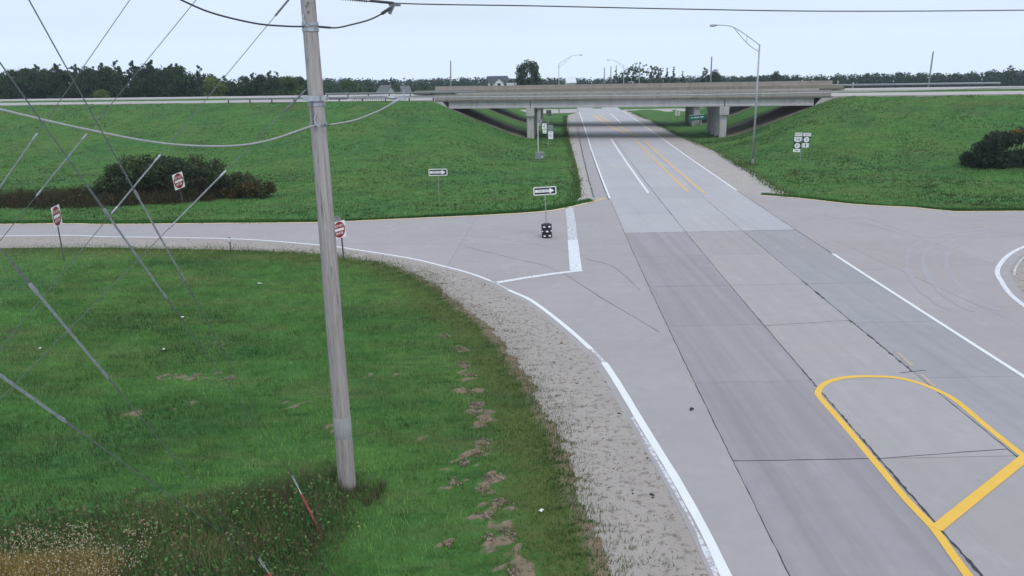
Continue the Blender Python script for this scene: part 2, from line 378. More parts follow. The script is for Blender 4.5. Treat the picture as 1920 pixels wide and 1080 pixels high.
# ---- roads: a dark bed with the concrete slabs, the joint sealant and the painted markings on it
def bed(name, poly, z=-.035):
    o = MB(); o.prism(poly, -.30, z); return tag(o.build(name, M['bed']), kind='structure')
def child(mb, name, mat, root):
    a = np.array(mb.v); c = Vector(((a[:, 0].min()+a[:, 0].max())/2, (a[:, 1].min()+a[:, 1].max())/2, a[:, 2].min()))
    o = mb.build(name, mat, None, origin=tuple(c)); o.parent = root; o.location = c-root.location; return o
def slab(root, poly, mat, z=0.0):
    if len(poly) < 3: return
    ar = abs(sum(poly[i][0]*poly[(i+1) % len(poly)][1]-poly[(i+1) % len(poly)][0]*poly[i][1] for i in range(len(poly))))/2
    if ar < .15: return
    mb = MB(); mb.prism(poly, -.16, z+random.uniform(-.003, .003)); return child(mb, 'concrete_slab', mat, root)
road = bed('road', main_poly)
JY = [8, 13.9, 19.6, 25.25, 31.4, 37.6, 44.1, 50.9, 57.6, 65.0, 71.5, 78, 84.5, 91, 120, 160, 200, 250, 300]
g_ = .011
for y0, y1 in zip(JY[:-1], JY[1:]):
    for k, (a, b) in enumerate(((0, LB), (LB, LC), (LC, LD))):
        mt = M['conc_new'] if y0 > 50 else (M['conc_old'], M['conc_mid'], M['conc_grey'])[k]
        slab(road, road_pl(a+g_, y0+g_, y1-g_) + road_pl(b-g_, y0+g_, y1-g_)[::-1], mt)

def grid_slabs(root, poly, ang, du, dv, mat, u0, u1, v0, v1):
    ca, sa = math.cos(ang), math.sin(ang)
    u = u0
    while u < u1:
        v = v0
        while v < v1:
            p = poly
            for a, b, c in ((ca, sa, u+du-.006), (-ca, -sa, -u-.006), (-sa, ca, v+dv-.006), (sa, -ca, -v-.006)):
                p = clip_poly(p, a, b, c)
                if len(p) < 3: break
            if len(p) >= 3: slab(root, p, mat)
            v += dv
        u += du
ramp = bed('ramp_road', ramp_poly)
grid_slabs(ramp, ramp_poly, math.radians(-4), 12.0, 9.0, M['conc_ramp'], -90.5, 16, 3.0, 70)
ramp_right = bed('loop_ramp_road', rampR_poly)
grid_slabs(ramp_right, rampR_poly, math.radians(3.2), 5.4, 7.0, M['conc_ramp'], 6, 80, 4, 70)

# ---- gravel shoulders
def gravel_mat(name, c1, c2, c3):
    m, nt, n, l, bs = new_mat(name)
    a = noise(nt, .9, 5, .65); b = noise(nt, 24., 4, .75); d = noise(nt, 4.5, 5, .7)
    c = mixc(nt, rng_map(nt, a, .35, .65), c1, c2); c = mixc(nt, rng_map(nt, b, .3, .7, 0, .55), c, tuple(min(1, v*1.3) for v in c1))
    c = mixc(nt, rng_map(nt, d, .52, .64, 0, .85), c, c3)
    l.new(c, bs.inputs['Base Color']); bs.inputs['Roughness'].default_value = .95; bump(nt, bs, b, .8, .02); return m
M['gravel'] = gravel_mat('gravel', (.325, .285, .255), (.385, .338, .302), (.155, .125, .098))
M['gravel_pale'] = gravel_mat('gravel_pale', (.36, .325, .30), (.43, .39, .36), (.26, .225, .19))
def sheet(name, poly, mat, z=-.005):
    mb = MB(); mb.prism(poly, -.2, z); return tag(mb.build(name, mat), kind='structure')
sheet('gravel_shoulder', shoulder_poly, M['gravel'])
sheet('shoulder_beyond_loop_ramp', shR_poly, M['gravel_pale'])
shl = sheet('shoulder_beyond_ramp', shL_poly, M['gravel_pale'])
mb = MB(); mb.prism(road_pl(-1.3, 66, 196, 4) + road_pl(-.01, 66, 196, 4)[::-1], -.15, 0.0); child(mb, 'paved_strip', M['conc_ramp'], shl)
sheet('gravel_island', isl_poly, M['gravel'], .006)

# ---- markings and sealant
def ribbon(pl, w, z=.0045, jit=0.0):
    mb = MB(); ws = [w*(1+jit*random.uniform(-1, 1))/2 for _ in pl]; n = len(pl); L = []; Rr = []
    for i, p in enumerate(pl):
        a = pl[max(i-1, 0)]; b = pl[min(i+1, n-1)]; tx, ty = b[0]-a[0], b[1]-a[1]; l = math.hypot(tx, ty) or 1
        L.append((p[0]-ty/l*ws[i], p[1]+tx/l*ws[i], z)); Rr.append((p[0]+ty/l*ws[i], p[1]-tx/l*ws[i], z))
    mb.add(L+Rr, [(n+i, n+i+1, i+1, i) for i in range(n-1)]); return mb
def mark(name, pl, w, mat, root, z=.0065, jit=0.0): return child(ribbon(pl, w, z, jit), name, mat, root)
def cut(pl, a, b):                                   # the part of a polyline between two fractions of its length
    n = len(pl); return pl[int(a*(n-1)):int(b*(n-1))+1]
iw = lambda Y: min(range(len(ramp_line)), key=lambda i: abs(ramp_line[i][1]-Y)+(50 if ramp_line[i][0] < -3 else 0))
k1, k2, k3, k4, k5 = iw(39.3), iw(37.5), iw(28.9), iw(27.4), len(ramp_line)
mark('edge_line', ramp_line[:k1+1], .17, M['white_paint'], ramp)
mark('edge_line', ramp_line[k1:k2+1], .14, M['white_worn'], ramp)
mark('edge_line', ramp_line[k2:k3+1], .20, M['white_paint'], ramp, jit=.05)
mark('edge_line', ramp_line[k3:k4+1], .15, M['white_worn'], ramp)
mark('edge_line', ramp_line[k4:], .235, M['white_paint'], ramp, jit=.07)
mark('edge_line', offset_pl(ramp_line[k4+8:], -.19), .10, M['white_worn'], ramp, jit=.5)
mark('curb_line', offset_pl(ramp_far[:-4], -.16), .26, M['edge_paint'], ramp)
mark('curb_line', offset_pl(ramp_far[-5:], -.14), .28, M['yellow_worn'], ramp)
stop = [(4.53, 61.24), (4.24, 55.39), (3.86, 49.02), (3.6, 44.57), (3.41, 41.18)]
mark('stop_line', stop[:3], .60, M['white_worn'], ramp, .0065)
mark('stop_line', stop[2:], .64, M['stop_paint'], ramp, .0067)
mark('stop_line', [(3.72, 41.15), (2.25, 40.57), (0.7, 39.8), (-0.75, 38.95)], .36, M['stop_paint'], ramp, .0085)
mark('edge_line', right_far and offset_pl(right_far[3:], -.16), .26, M['edge_paint'], ramp_right)
mark('edge_line', road_pl(LD+.02, 25, 43.9, 2), .17, M['white_paint'], ramp_right, .008)
mark('edge_line', road_pl(LD+.02, 8, 25, 2), .17, M['white_paint'], ramp_right, .008)
mark('edge_line', isl_line, .22, M['stop_paint'], ramp_right)
mark('edge_line', offset_pl(cut(isl_line, .1, .52), .75), .09, M['white_worn'], ramp_right, .0085)
mark('edge_line', road_pl(.0, 65.4, 205, 3), .17, M['white_paint'], road)
mark('edge_line', road_pl(LD, 68.5, 205, 3), .17, M['white_paint'], road)
mark('lane_dash', road_pl(3.45, 68, 123, 3), .20, M['white_paint'], road)
mark('lane_dash', road_pl(7.3, 158, 193, 3), .20, M['white_paint'], road)
mark('centre_line', road_pl(6.85, 68, 121, 3), .22, M['yellow_worn'], road)
mark('centre_line', road_pl(8.1, 67, 118, 3), .22, M['yellow_worn'], road)
mark('centre_line', [(19.1, 133.05), (18.7, 145.74), (18.85, 159.21), (19.53, 187.93)], .5, M['yellow_worn'], road)
mark('centre_line', [(20.04, 126.24), (20.36, 145.29), (20.16, 158.82), (20.6, 187.55)], .3, M['yellow_worn'], road)
# the yellow outline of the painted median
med = smooth_pl([(9.33, 14.23), (9.44, 15.22), (9.55, 16.2), (9.54, 17.53), (9.62, 19.17), (9.74, 21.71), (9.8, 23.66), (9.91, 24.22), (10.29, 24.8), (10.78, 25.2), (11.48, 25.46), (12.3, 25.46), (13.04, 25.28), (13.52, 24.73), (13.84, 23.9), (13.91, 23.08), (13.8, 21.53), (13.73, 20.12), (13.71, 19.43)], 4)
mark('median_outline', med, .20, M['yellow_paint'], road, .0088, .04)
mark('median_outline', [(13.78, 19.55), (9.59, 16.16)], .27, M['yellow_paint'], road, .0115)
mark('median_outline', [(13.71, 19.43), (13.6, 17.87), (13.48, 16.4)], .20, M['yellow_paint'], road, .0088)
mark('old_paint_patch', [(14.18, 27.82), (14.03, 26.39)], .16, M['faint_yellow'], road, .007, .4)
mark('old_paint_patch', [(13.94, 25.58), (13.86, 24.53)], .12, M['faint_yellow'], road, .007, .4)
def wob(pl, a, n=6):
    out = smooth_pl(pl, n) if len(pl) > 2 else [tuple(np.array(pl[0])*(1-i/n)+np.array(pl[1])*i/n) for i in range(n+1)]
    return [(x+random.uniform(-a, a), y+random.uniform(-a, a)) for x, y in out]
def seal(pl, w, root=road, j=.5, a=.012, z=.0045): return mark('crack_seal', wob(pl, a), w, M['tar'], root, z, j)
seal(road_pl(0, 8, 64, 1.5), .022); seal(road_pl(LB, 8.2, 15.2, .8), .07, j=.5, a=.02); seal(road_pl(LB, 15.2, 26.5, .8), .05, j=.7, a=.02)
seal(road_pl(LB, 26.5, 56, 1.5), .03); seal(road_pl(LB+.0, 56, 120, 3), .05, z=.0045)
seal(road_pl(LC, 25.9, 31.7, .8), .065, j=.8, a=.025); seal(road_pl(LC, 31.7, 64, 1.5), .025, j=.8); seal(road_pl(LC, 35, 36.4, .5), .08, j=.8)
seal(road_pl(LC, 37.4, 38.2, .4), .08, j=.8); seal(road_pl(LC, 12, 25, 1.5), .03); seal(road_pl(LD-.01, 44, 68, 1.5), .045)
seal([(lane(19.6), 19.62), (lane(19.6)+2, 19.6), (lane(19.6)+LB, 19.6)], .025); seal([(lane(19.6)+LB, 19.6), (lane(19.6)+LC, 20.0)], .03)
seal([(lane(31.4)+LB, 31.2), (lane(31.4)+LC, 31.75)], .025); seal([(lane(25.8)+LC-.5, 25.75), (lane(25.8)+LC+.5, 25.95)], .06)
seal(road_pl(-.14, 64.6, 105, 2), .07, j=.5); mark('crack_seal', wob(road_pl(-1.3, 66, 150, 1.2), .05), .10, M['tar'], road, .0045, .9)  # the first is a plain dark strip beside the left edge line
seal([(lane(50.9), 50.9), (lane(50.9)+LD, 50.85)], .03)
seal([(-2.88, 47.74), (0.03, 44.34), (2.3, 41.5), (4.2, 35.67), (5.92, 30.63)], .02, ramp, a=.02); seal([(4.22, 43.72), (5.37, 42.1), (5.86, 39.51), (6.13, 36.93)], .02, ramp)
seal([(-11.14, 51.62), (-4.21, 51.31), (0.16, 49.37), (4.3, 44.51)], .015, ramp); seal([(22.04, 56.01), (23.51, 52.38), (24.57, 48.69)], .02, ramp_right)

for k_, a in enumerate((0, .8, 1.9)):           # scuffs left by turning tyres
    mark('tyre_scuff', offset_pl(smooth_pl([(18.87, 32.58), (18.9, 34.65), (19.71, 37.92), (21.24, 41.78), (23.35, 45.37), (26.47, 48.51), (30.41, 50.19)], 4), -a), .22, M['scuff'], ramp_right, .005, .8)
# ---- terrain
def terrain_mat():
    m, nt, n, l, bs = new_mat('turf')
    a = noise(nt, .07, 5, .6); b = noise(nt, .55, 6, .65); c_ = noise(nt, 5.5, 5, .7); st = noise(nt, 1.0, 5, .65, stretch=(.5, 2.2, 1)); pt = noise(nt, .30, 4, .55)
    c = mixc(nt, rng_map(nt, b, .35, .65), (.056, .155, .038), (.086, .205, .050))
    c = mixc(nt, rng_map(nt, a, .42, .62, 0, .6), c, (.115, .195, .048))
    c = mixc(nt, rng_map(nt, pt, .58, .72, 0, .55), c, (.105, .150, .042))
    c = mixc(nt, rng_map(nt, st, .50, .66, 0, .85), c, (.030, .105, .028))
    c = mixc(nt, rng_map(nt, c_, .5, .75, 0, .6), c, (.115, .235, .065))
    def at(k): x = nt.nodes.new('ShaderNodeAttribute'); x.attribute_name = k; return x.outputs['Fac']
    edge = noise(nt, 3.0, 5, .7)
    def thr(k, lo=.42): return rng_map(nt, math_n(nt, 'ADD', at(k), math_n(nt, 'MULTIPLY', math_n(nt, 'SUBTRACT', edge, .5), .9)), lo, lo+.22)
    c = mixc(nt, math_n(nt, 'MULTIPLY', thr('dry'), .75), c, mixc(nt, rng_map(nt, c_, .3, .7), (.085, .120, .030), (.135, .140, .048)))
    c = mixc(nt, thr('weedy'), c, mixc(nt, rng_map(nt, c_, .3, .7), (.060, .085, .032), (.105, .100, .050)))
    c = mixc(nt, thr('soil'), c, mixc(nt, rng_map(nt, c_, .3, .7), (.22, .165, .115), (.32, .245, .175)))
    c = mixc(nt, thr('berm'), c, mixc(nt, rng_map(nt, c_, .3, .7), (.18, .15, .125), (.30, .255, .215)))
    l.new(c, bs.inputs['Base Color']); bs.inputs['Roughness'].default_value = .95; bs.inputs['Specular IOR Level'].default_value = .1
    c = mixc(nt, rng_map(nt, noise(nt, .16, 5, .65), .50, .68, 0, .62), c, (.034, .105, .034)); br = noise(nt, 1.0, 6, .7, stretch=(.22, .75, 1)); c = mixc(nt, rng_map(nt, br, .52, .68, 0, .62), c, (.135, .145, .060)); l.new(c, bs.inputs['Base Color'])
    bump(nt, bs, math_n(nt, 'ADD', c_, math_n(nt, 'MULTIPLY', st, 2.0)), .9, .12); return m
M['turf'] = terrain_mat()
soil_spots = [(x, y, r) for (x, y), r in zip([(-2.74, 30.82), (-2.05, 29.04), (-1.8, 27.41), (-1.56, 26.39), (-1.52, 24.79), (-1.23, 23.68), (-0.97, 22.54), (-1.19, 23.06), (-0.88, 20.94), (-1.08, 20.29), (-0.58, 18.91), (-0.82, 18.28), (-0.39, 17.75), (-0.71, 17.14), (-0.62, 16.16), (-0.21, 16.32), (-0.06, 14.85), (-1.55, 15.89), (-1.59, 18.72), (-1.4, 19.74), (-12.05, 26.78), (-11.29, 26.79), (-12.59, 26.71), (-10.0, 26.47), (-7.25, 24.09), (-12.09, 23.69), (-10.69, 24.04), (-7.11, 20.93), (-5.63, 21.14), (-2.9, 21.51), (-4.3, 26.48), (-0.11, 15.37), (0.17, 14.73), (-1.73, 29.96), (-2.5, 32.07), (-4.9, 26.16), (-5.57, 22.29), (4.9, 74.43), (5.13, 80.24), (5.81, 85.5)],
    [.22,.27,.28,.2,.26,.18,.34,.2,.24,.2,.22,.18,.23,.18,.22,.22,.25,.16,.16,.15,.30,.32,.22,.16,.22,.22,.24,.18,.15,.18,.14,.28,.28,.16,.15,.13,.14,.2,.2,.2])]
weed_poly = [(-14.49, 17.16), (-12.73, 17.65), (-11.29, 17.89), (-9.69, 18.19), (-7.56, 18.68), (-6.87, 19.13), (-5.86, 19.61), (-5.36, 19.96), (-4.66, 20.12), (-3.97, 19.54), (-3.53, 18.12), (-3.51, 16.77), (-3.66, 15.59), (-3.67, 14.45), (-3.82, 13.14)] + [(-4.2, 11.5), (-14, 11.5), (-16, 16)]
fox_poly = [(-14.0, 15.49), (-11.48, 15.6), (-10.09, 15.88), (-9.03, 15.93), (-8.29, 15.62), (-7.84, 14.85), (-7.89, 13.73)] + [(-9, 11.5), (-14, 11.5)]
strip_poly = [(-50.67, 65.27), (-42.46, 66.16), (-35.82, 66.2), (-28.12, 66.94), (-23.12, 71.07), (-23.22, 75.78), (-25.82, 81.5), (-30.46, 79.38), (-37.48, 74.22), (-46.08, 72.08), (-55.67, 72.02)]
patch_poly = [(-64.63, 228.9), (-75.03, 282.81), (-65.99, 287.53), (-49.28, 241.51), (-50.24, 218.0)]
def masks(x, y):
    u, s = us(x, y); soil = np.zeros(np.shape(x))
    wx = x+.75*(vnoise(x, y, .42)-.5)+.4*(vnoise(x, y, .17)-.5); wy = y+1.0*(vnoise(y, x, .40)-.5)+.5*(vnoise(y, x, .16)-.5)
    for q, (sx, sy, r) in enumerate(soil_spots):
        ex, ey = (1.15, 1.5) if not 20 <= q < 30 else (3.4, .75)          # the patches left of the pole are long mower scrapes
        soil = np.maximum(soil, (1.25 if not 20 <= q < 30 else 1.02)-np.hypot((wx-sx)/ex, (wy-sy)/ey)/r*.75)
    d = dist_line(x, y, grass_edge[::6]+grass_edge[-1:]); dry = np.clip(1-(d-.8)/4.2, 0, 1)*.72
    soil = np.maximum(soil, np.clip(.80-d*.85, 0, 1)*(y < 47))
    dsh = np.minimum(dist_line(x, y, right_shoulder), dist_line(x, y, left_shoulder)); dry = np.maximum(dry, np.clip(.7-dsh*.35, 0, 1))
    weedy = in_poly(x, y, weed_poly)*np.clip(dist_line(x, y, weed_poly+weed_poly[:1])/1.6, 0, .72) + in_poly(x, y, strip_poly)*.8
    berm = (((s > -.8) & (s < 12.2)) | ((s > 24.5) & (s < 38))) & (np.abs(u+.148*s+.4) > 14.9) & (np.abs(u+.148*s) < 31) & (y > 90)
    berm = np.maximum(berm*.75, np.clip(.5-dist_line(x, y, [hw(-13.6, -.2), hw(-27.5, -.8)])*.25, 0, 1))
    px, py = zip(*[hw(-52, -5), hw(46, -6)])
    for cx, cy in zip(px, py): dry = np.maximum(dry, np.clip(.75-np.hypot((x-cx)/9, (y-cy)/4)*.6, 0, 1))
    return np.clip(soil, 0, 1), dry, weedy, berm
def axis(parts):
    out = []
    for a, b, st in parts: out += list(np.arange(a, b, st))
    return np.array(out)
gx = np.concatenate([-np.geomspace(735, 190, 16)[:-1], axis([(-190, -60, 1.5), (-60, -18, .6), (-18, 6, .22), (6, 52, .5), (52, 190, 1.5)]), np.geomspace(190, 735, 16)])
gy = np.concatenate([axis([(6, 30, .2), (30, 60, .35), (60, 175, .6)]), np.geomspace(175, 665, 40)])
TX, TY = np.meshgrid(gx, gy); tx, ty = TX.ravel(), TY.ravel()
near = (ty < 215) & (np.abs(tx) < 200)
pv = np.zeros(tx.shape, bool); pv[near] = paved(tx[near], ty[near])
soil = np.zeros(tx.shape); dry = soil.copy(); weedy = soil.copy(); berm = soil.copy()
soil[near], dry[near], weedy[near], berm[near] = masks(tx[near], ty[near])
edge_d = np.full(tx.shape, 9.0); nn = near & (ty < 72); n2 = near & (ty >= 60)
edge_d[nn] = np.minimum(dist_line(tx[nn], ty[nn], grass_edge[::8]), np.minimum(dist_line(tx[nn], ty[nn], ramp_far[::3]), dist_line(tx[nn], ty[nn], right_far[::3])))
edge_d[n2] = np.minimum(edge_d[n2], np.minimum(dist_line(tx[n2], ty[n2], right_shoulder), dist_line(tx[n2], ty[n2], left_shoulder)))
fade = np.clip((edge_d-.5)/3.0, 0, 1)
und = ((fbm(tx, ty, 11.)-.5)*.45+(vnoise(tx, ty, 1.3)-.5)*.07)*fade*(ty < 240)
tz = terr(tx, ty)-.02+und+np.clip(soil-.4, 0, .5)*.10
u_, s_ = us(tx, ty); flat = (s_ > .5) & (s_ < 39) & ((u_ < -27) | (u_ > 26)); tz[flat] = np.minimum(tz[flat], 5.90)
inl = (s_ > 14) & (s_ < 24) & flat; tz[inl] -= .5
tz[pv] = np.where(edge_d[pv] > .9, -.06, -.022)
nx_, ny_ = len(gx), len(gy); idx = np.arange(nx_*ny_).reshape(ny_, nx_)
quads = np.stack([idx[:-1, :-1], idx[:-1, 1:], idx[1:, 1:], idx[1:, :-1]], -1).reshape(-1, 4)
ground = np_mesh('ground', np.stack([tx, ty, tz], 1), quads, M['turf'], attrs=dict(soil=soil, dry=dry, weedy=weedy, berm=berm), smooth=True, nside=4)
tag(ground, kind='structure')
def ground_z(x, y):                                  # bilinear on the grid
    i = np.clip(np.searchsorted(gx, x)-1, 0, nx_-2); j = np.clip(np.searchsorted(gy, y)-1, 0, ny_-2); Z = tz.reshape(ny_, nx_)
    fx = (x-gx[i])/(gx[i+1]-gx[i]); fy = (y-gy[j])/(gy[j+1]-gy[j])
    return (Z[j, i]*(1-fx)+Z[j, i+1]*fx)*(1-fy)+(Z[j+1, i]*(1-fx)+Z[j+1, i+1]*fx)*fy
def gz(x, y): return float(ground_z(np.array([x]), np.array([y]))[0])

# ---- far cross road and the highway pavement on its embankment
def strip_hw(name, s0, s1, u0, u1, z, mat):
    mb = MB(); mb.prism([hw(u0, s0), hw(u1, s0), hw(u1, s1), hw(u0, s1)], z-.4, z); return tag(mb.build(name, mat), kind='structure')
for nm, u0, u1 in (('highway_west', -420, -28.6), ('highway_east', 27.6, 420)):
    for s0, s1 in ((.6, 12.4), (25.6, 38.4)):
        h_ = strip_hw(nm, s0, s1, u0, u1, 6.0, M['conc_hwy'])
        for s in (s0+2.0, s1-1.2):
            mb = MB(); mb.prism([hw(u0, s), hw(u1, s), hw(u1, s+.15), hw(u0, s+.15)], 6.001, 6.006); child(mb, 'edge_line', M['white_paint'], h_)
        for k in range(18):
            a = u0+4+k*12 if u0 > 0 else u1-4-k*12
            mb = MB(); mb.prism([hw(a, s0+5.7), hw(a+3, s0+5.7), hw(a+3, s0+5.85), hw(a, s0+5.85)], 6.001, 6.006); child(mb, 'lane_dash', M['white_paint'], h_)
xl = [(-7.13, 203.56), (14.69, 200.56)]; xr = [(29.79, 194.88), (43.3, 197.36), (60.79, 199.82)]
cp = [(-160, 212)] + xl + [(lane(200)-.02, 203), (lane(219), 219), (-160, 236)]
sheet('cross_road_west', cp, M['conc_hwy'], .002)
cp = [(lane(198)+LD+.02, 196)] + xr[1:] + [(230, 206), (230, 222), (lane(212)+LD+.02, 211)]
sheet('cross_road_east', cp, M['conc_hwy'], .002)

# ================================================================== BRIDGES
def bridge(name, label, s0, width, zdeck0, zdeck1, barrier_mats, bh, cols, ext=(0, 0)):
    """local x along the highway, y across; deck may fall towards the near side"""
    root = empty(name, (*hw(0, s0), 0.0), HANG); tag(root, label, 'bridge', 'twin highway bridges over the road')
    k_ = -.148; sk = k_*s0; UL, PL, PR, UR = -27.6+sk, -14.6+sk, 14.1+sk, 26.3+sk      # the piers stand parallel to the road, askew to the deck
    zd = lambda y: zdeck0+(zdeck1-zdeck0)*y/width
    d = MB()
    pr = [(0, zd(0)-.05), (width, zd(width)-.05), (width, zd(width)-.27), (0, zd(0)-.27)]
    a, b = UL-2.4-ext[0], UR+2.4+ext[1]
    vs = [(a, y, z) for y, z in pr]+[(b, y, z) for y, z in pr]
    d.add(vs, [(3, 2, 1, 0), (4, 5, 6, 7), (0, 1, 5, 4), (1, 2, 6, 5), (2, 3, 7, 6), (3, 0, 4, 7)]); deck = d.build('deck', M['deck'], root)
    for y in (1.6, width-1.3):
        m_ = MB(); m_.add([(a, y, zd(y)-.044), (b, y, zd(y)-.044), (b, y+.15, zd(y+.15)-.044), (a, y+.15, zd(y+.15)-.044)], [(0, 1, 2, 3)]); m_.build('edge_line', M['white_paint'], deck)
    for k in range(5):
        x = -24+k*12; y = width*.5; m_ = MB(); m_.add([(x, y, zd(y)-.044), (x+3, y, zd(y)-.044), (x+3, y+.15, zd(y)-.04), (x, y+.15, zd(y)-.04)], [(0, 1, 2, 3)]); m_.build('lane_dash', M['white_paint'], deck)
    for y0, yi, y1, mt, h in ((0.0, .22, .42, barrier_mats[0], bh[0]), (width, width-.22, width-.42, barrier_mats[1], bh[1])):
        z = zd(y0); prof = [(y0, z-.262), (y0, z+h), (yi, z+h), (y1-(.12 if y0 == 0 else -.12), z+.30), (y1, z-.06), (y1, z-.262)]
        n = len(prof)
        for q in range(6):                              # cast in lengths with open joints
            b0, b1 = UL-2.2-ext[0], UR+2.2+ext[1]; xa, xb = b0+(b1-b0)*q/6+.012, b0+(b1-b0)*(q+1)/6-.012
            mb = MB(); mb.add([(xa, *p) for p in prof]+[(xb, *p) for p in prof], [tuple(range(n)), tuple(range(n, 2*n))[::-1]]+[(i, n+i, n+(i+1) % n, (i+1) % n) for i in range(n)])
            mb.build('barrier', mt, root)
    zt = zd(0)-.275; zb = 4.70
    for xa, xb in ((UL, PL-.06), (PL+.06, PR-.06), (PR+.06, UR)):
        for k in range(5):
            y = .45+(width-.9)*k/4; t = zd(y)-.275
            prof = [(-.28, zb), (.28, zb), (.28, zb+.18), (.12, zb+.30), (.12, t-.22), (.25, t-.12), (.25, t), (-.25, t), (-.25, t-.12), (-.12, t-.22), (-.12, zb+.30), (-.28, zb+.18)]
            n = len(prof); mb = MB()
            mb.add([(xa, y+p, z) for p, z in prof]+[(xb, y+p, z) for p, z in prof], [tuple(range(n))[::-1], tuple(range(n, 2*n))]+[(i, (i+1) % n, n+(i+1) % n, n+i) for i in range(n)])
            mb.build('girder', M['bridge'], root)
    for x in (PL, PR):
        mb = MB(); L = width+.1; cx = x-.06*0
        ov = .7
        prof = [(-.1, 4.69), (L, 4.69), (L, 3.95), (L-1.1, 3.55), (1.2, 3.55), (1.2, 3.50), (-.1, 3.50)]
        n = len(prof); mb.add([(x-.65+k_*p, p, z) for p, z in prof]+[(x+.65+k_*p, p, z) for p, z in prof], [tuple(range(n))[::-1], tuple(range(n, 2*n))]+[(i, (i+1) % n, n+(i+1) % n, n+i) for i in range(n)])
        mb.build('pier_cap', M['bridge_pale'], root)
        for k in range(cols):
            y = .75+(width-1.5)*k/(cols-1); x_ = x; x = x_+k_*y; c = .14; w = .52; dd = .45; mb = MB()
            poly = [(x-w+c, y-dd), (x+w-c, y-dd), (x+w, y-dd+c), (x+w, y+dd-c), (x+w-c, y+dd), (x-w+c, y+dd), (x-w, y+dd-c), (x-w, y-dd+c)]
            mb.prism(poly, -.3, 3.56); mb.build('column', M['bridge_pale'], root); x = x_
    for x, sgn in ((UL, -1), (UR, 1)):
        mb = MB(); t = zd(0)-.275; xo = x+sgn*2.3
        prof = [(x+sgn*.03, zb-.1), (x+sgn*.95, t), (xo, t), (xo, 3.6), (x+sgn*.03, 3.6)]
        if sgn < 0: prof = prof[::-1]
        n = len(prof); mb.add([(p, -.02, z) for p, z in prof]+[(p, width+.02, z) for p, z in prof], [tuple(range(n)), tuple(range(n, 2*n))[::-1]]+[(i, n+i, n+(i+1) % n, (i+1) % n) for i in range(n)])
        mb.build('abutment', M['bridge_pale'], root)
    return root
b_near = bridge('highway_bridge', 'near concrete highway bridge with pale girders spanning the road', 0.0, 12.4, 6.05, 6.12, (M['barrier'], M['barrier']), (.78, .62), 4)
b_far = bridge('highway_bridge', 'far brown-railed highway bridge seen just above the near one', 25.6, 12.8, 6.42, 6.62, (M['barrier_brown'], M['barrier_brown']), (.50, .80), 4, (8.5, 9.5))

# ---- guardrails on the approaches
def guardrail(label, u0, u1, s, face):
    root = empty('guardrail', (*hw((u0+u1)/2, s), 6.0), HANG); tag(root, label, 'guardrail', 'guardrails beside the highway'); L = abs(u1-u0)/2
    prof = [(0, .42), (.05, .47), (.05, .53), (0, .575), (.05, .62), (.05, .68), (0, .73), (-.012, .73), (-.012, .42)]
    n = len(prof); mb = MB(); mb.add([(-L, face*p, z) for p, z in prof]+[(L, face*p, z) for p, z in prof], [(i, (i+1) % n, n+(i+1) % n, n+i) for i in range(n)])
    mb.build('rail', M['steel'], root)
    k = int(2*L/3.8)
    post = None
    for i in range(k+1):
        x = -L+.2+i*(2*L-.4)/k
        if post is None:
            mb = MB(); mb.box((0, 0, .05), (.15, .18, 1.3)); post = mb.build('post', M['bark'], root); o = post
        else: o = post.copy(); col.objects.link(o); o.parent = root
        o.location = (x, -face*.12, 0)
    mb = MB(); mb.box((0, 0, .575), (.35, .04, .33)); o = mb.build('end_terminal', M['steel'], root); o.location = ((-L if u0+u1 < 0 else L), 0, 0)
guardrail('steel guardrail leading up to the left end of the near bridge', -66, -29.9, .25, -1)
guardrail('steel guardrail on the far roadway left of the bridge', -60, -30, 25.3, -1)
guardrail('steel guardrail on the far edge right of the bridge', 29, 62, 38.6, -1)

# ================================================================== FOREGROUND POLE, CABLES, GUYS
PX, PY = -4.29, 18.36
root = empty('utility_pole', (PX, PY, gz(PX, PY))); tag(root, 'tall weathered grey wooden utility pole standing in the near grass', 'utility pole')
mb = MB(); hz = [0, .3, 1.5, 4, 7, 10, 12, 14, 17]
mb.tube([(random.uniform(-.006, .006), random.uniform(-.006, .006), z) for z in hz], [.222, .218, .212, .202, .188, .170, .158, .148, .130], 28); mb.build('shaft', M['wood'], root, smooth=True)
def band(z, r):
    mb = MB(); mb.lathe([(r, z-.035), (r+.016, z-.035), (r+.016, z+.035), (r, z+.035)], n=28); return mb.build('clamp_band', M['steel'], root)
for z in (9.80, 9.66, 11.36, 11.24, 9.22): band(z, {9.80: .176, 9.66: .177, 11.36: .165, 11.24: .166, 9.22: .180}[z])
mb = MB(); mb.box((-.02, -.20, 9.79), (.30, .05, .12)); mb.box((-.20, -.14, 9.79), (.10, .10, .10)); mb.box((.20, -.12, 9.78), (.14, .10, .10)); mb.build('strand_bracket', M['steel'], root)
mb = MB(); mb.box((-.06, -.195, 9.45), (.035, .03, .55)); mb.build('ground_conduit', M['wire'], root)
mb = MB(); mb.tube([(.02, -.20, 9.45), (-.01, -.26, 9.36), (.0, -.27, 9.24), (.06, -.24, 9.17)], .022, 8); mb.build('cable_hook', M['steel'], root)
mb = MB(); mb.tube([(-.08, -.17, 11.55), (-.10, -.22, 11.46), (-.06, -.23, 11.35), (.0, -.20, 11.30)], .02, 8); mb.build('cable_hook', M['steel'], root)
for z in (11.9, 11.78, 11.6, 11.72): mb = MB(); mb.box((.03*math.sin(z*30), -.168, z), (.04, .03, .04)); mb.build('bolt', M['wire'], root)
mb = MB(); mb.lathe([(.2175, 1.56), (.2160, 2.12), (.210, 2.12)], n=28); mb.build('metal_wrap', M['sleeve'], root, smooth=True)

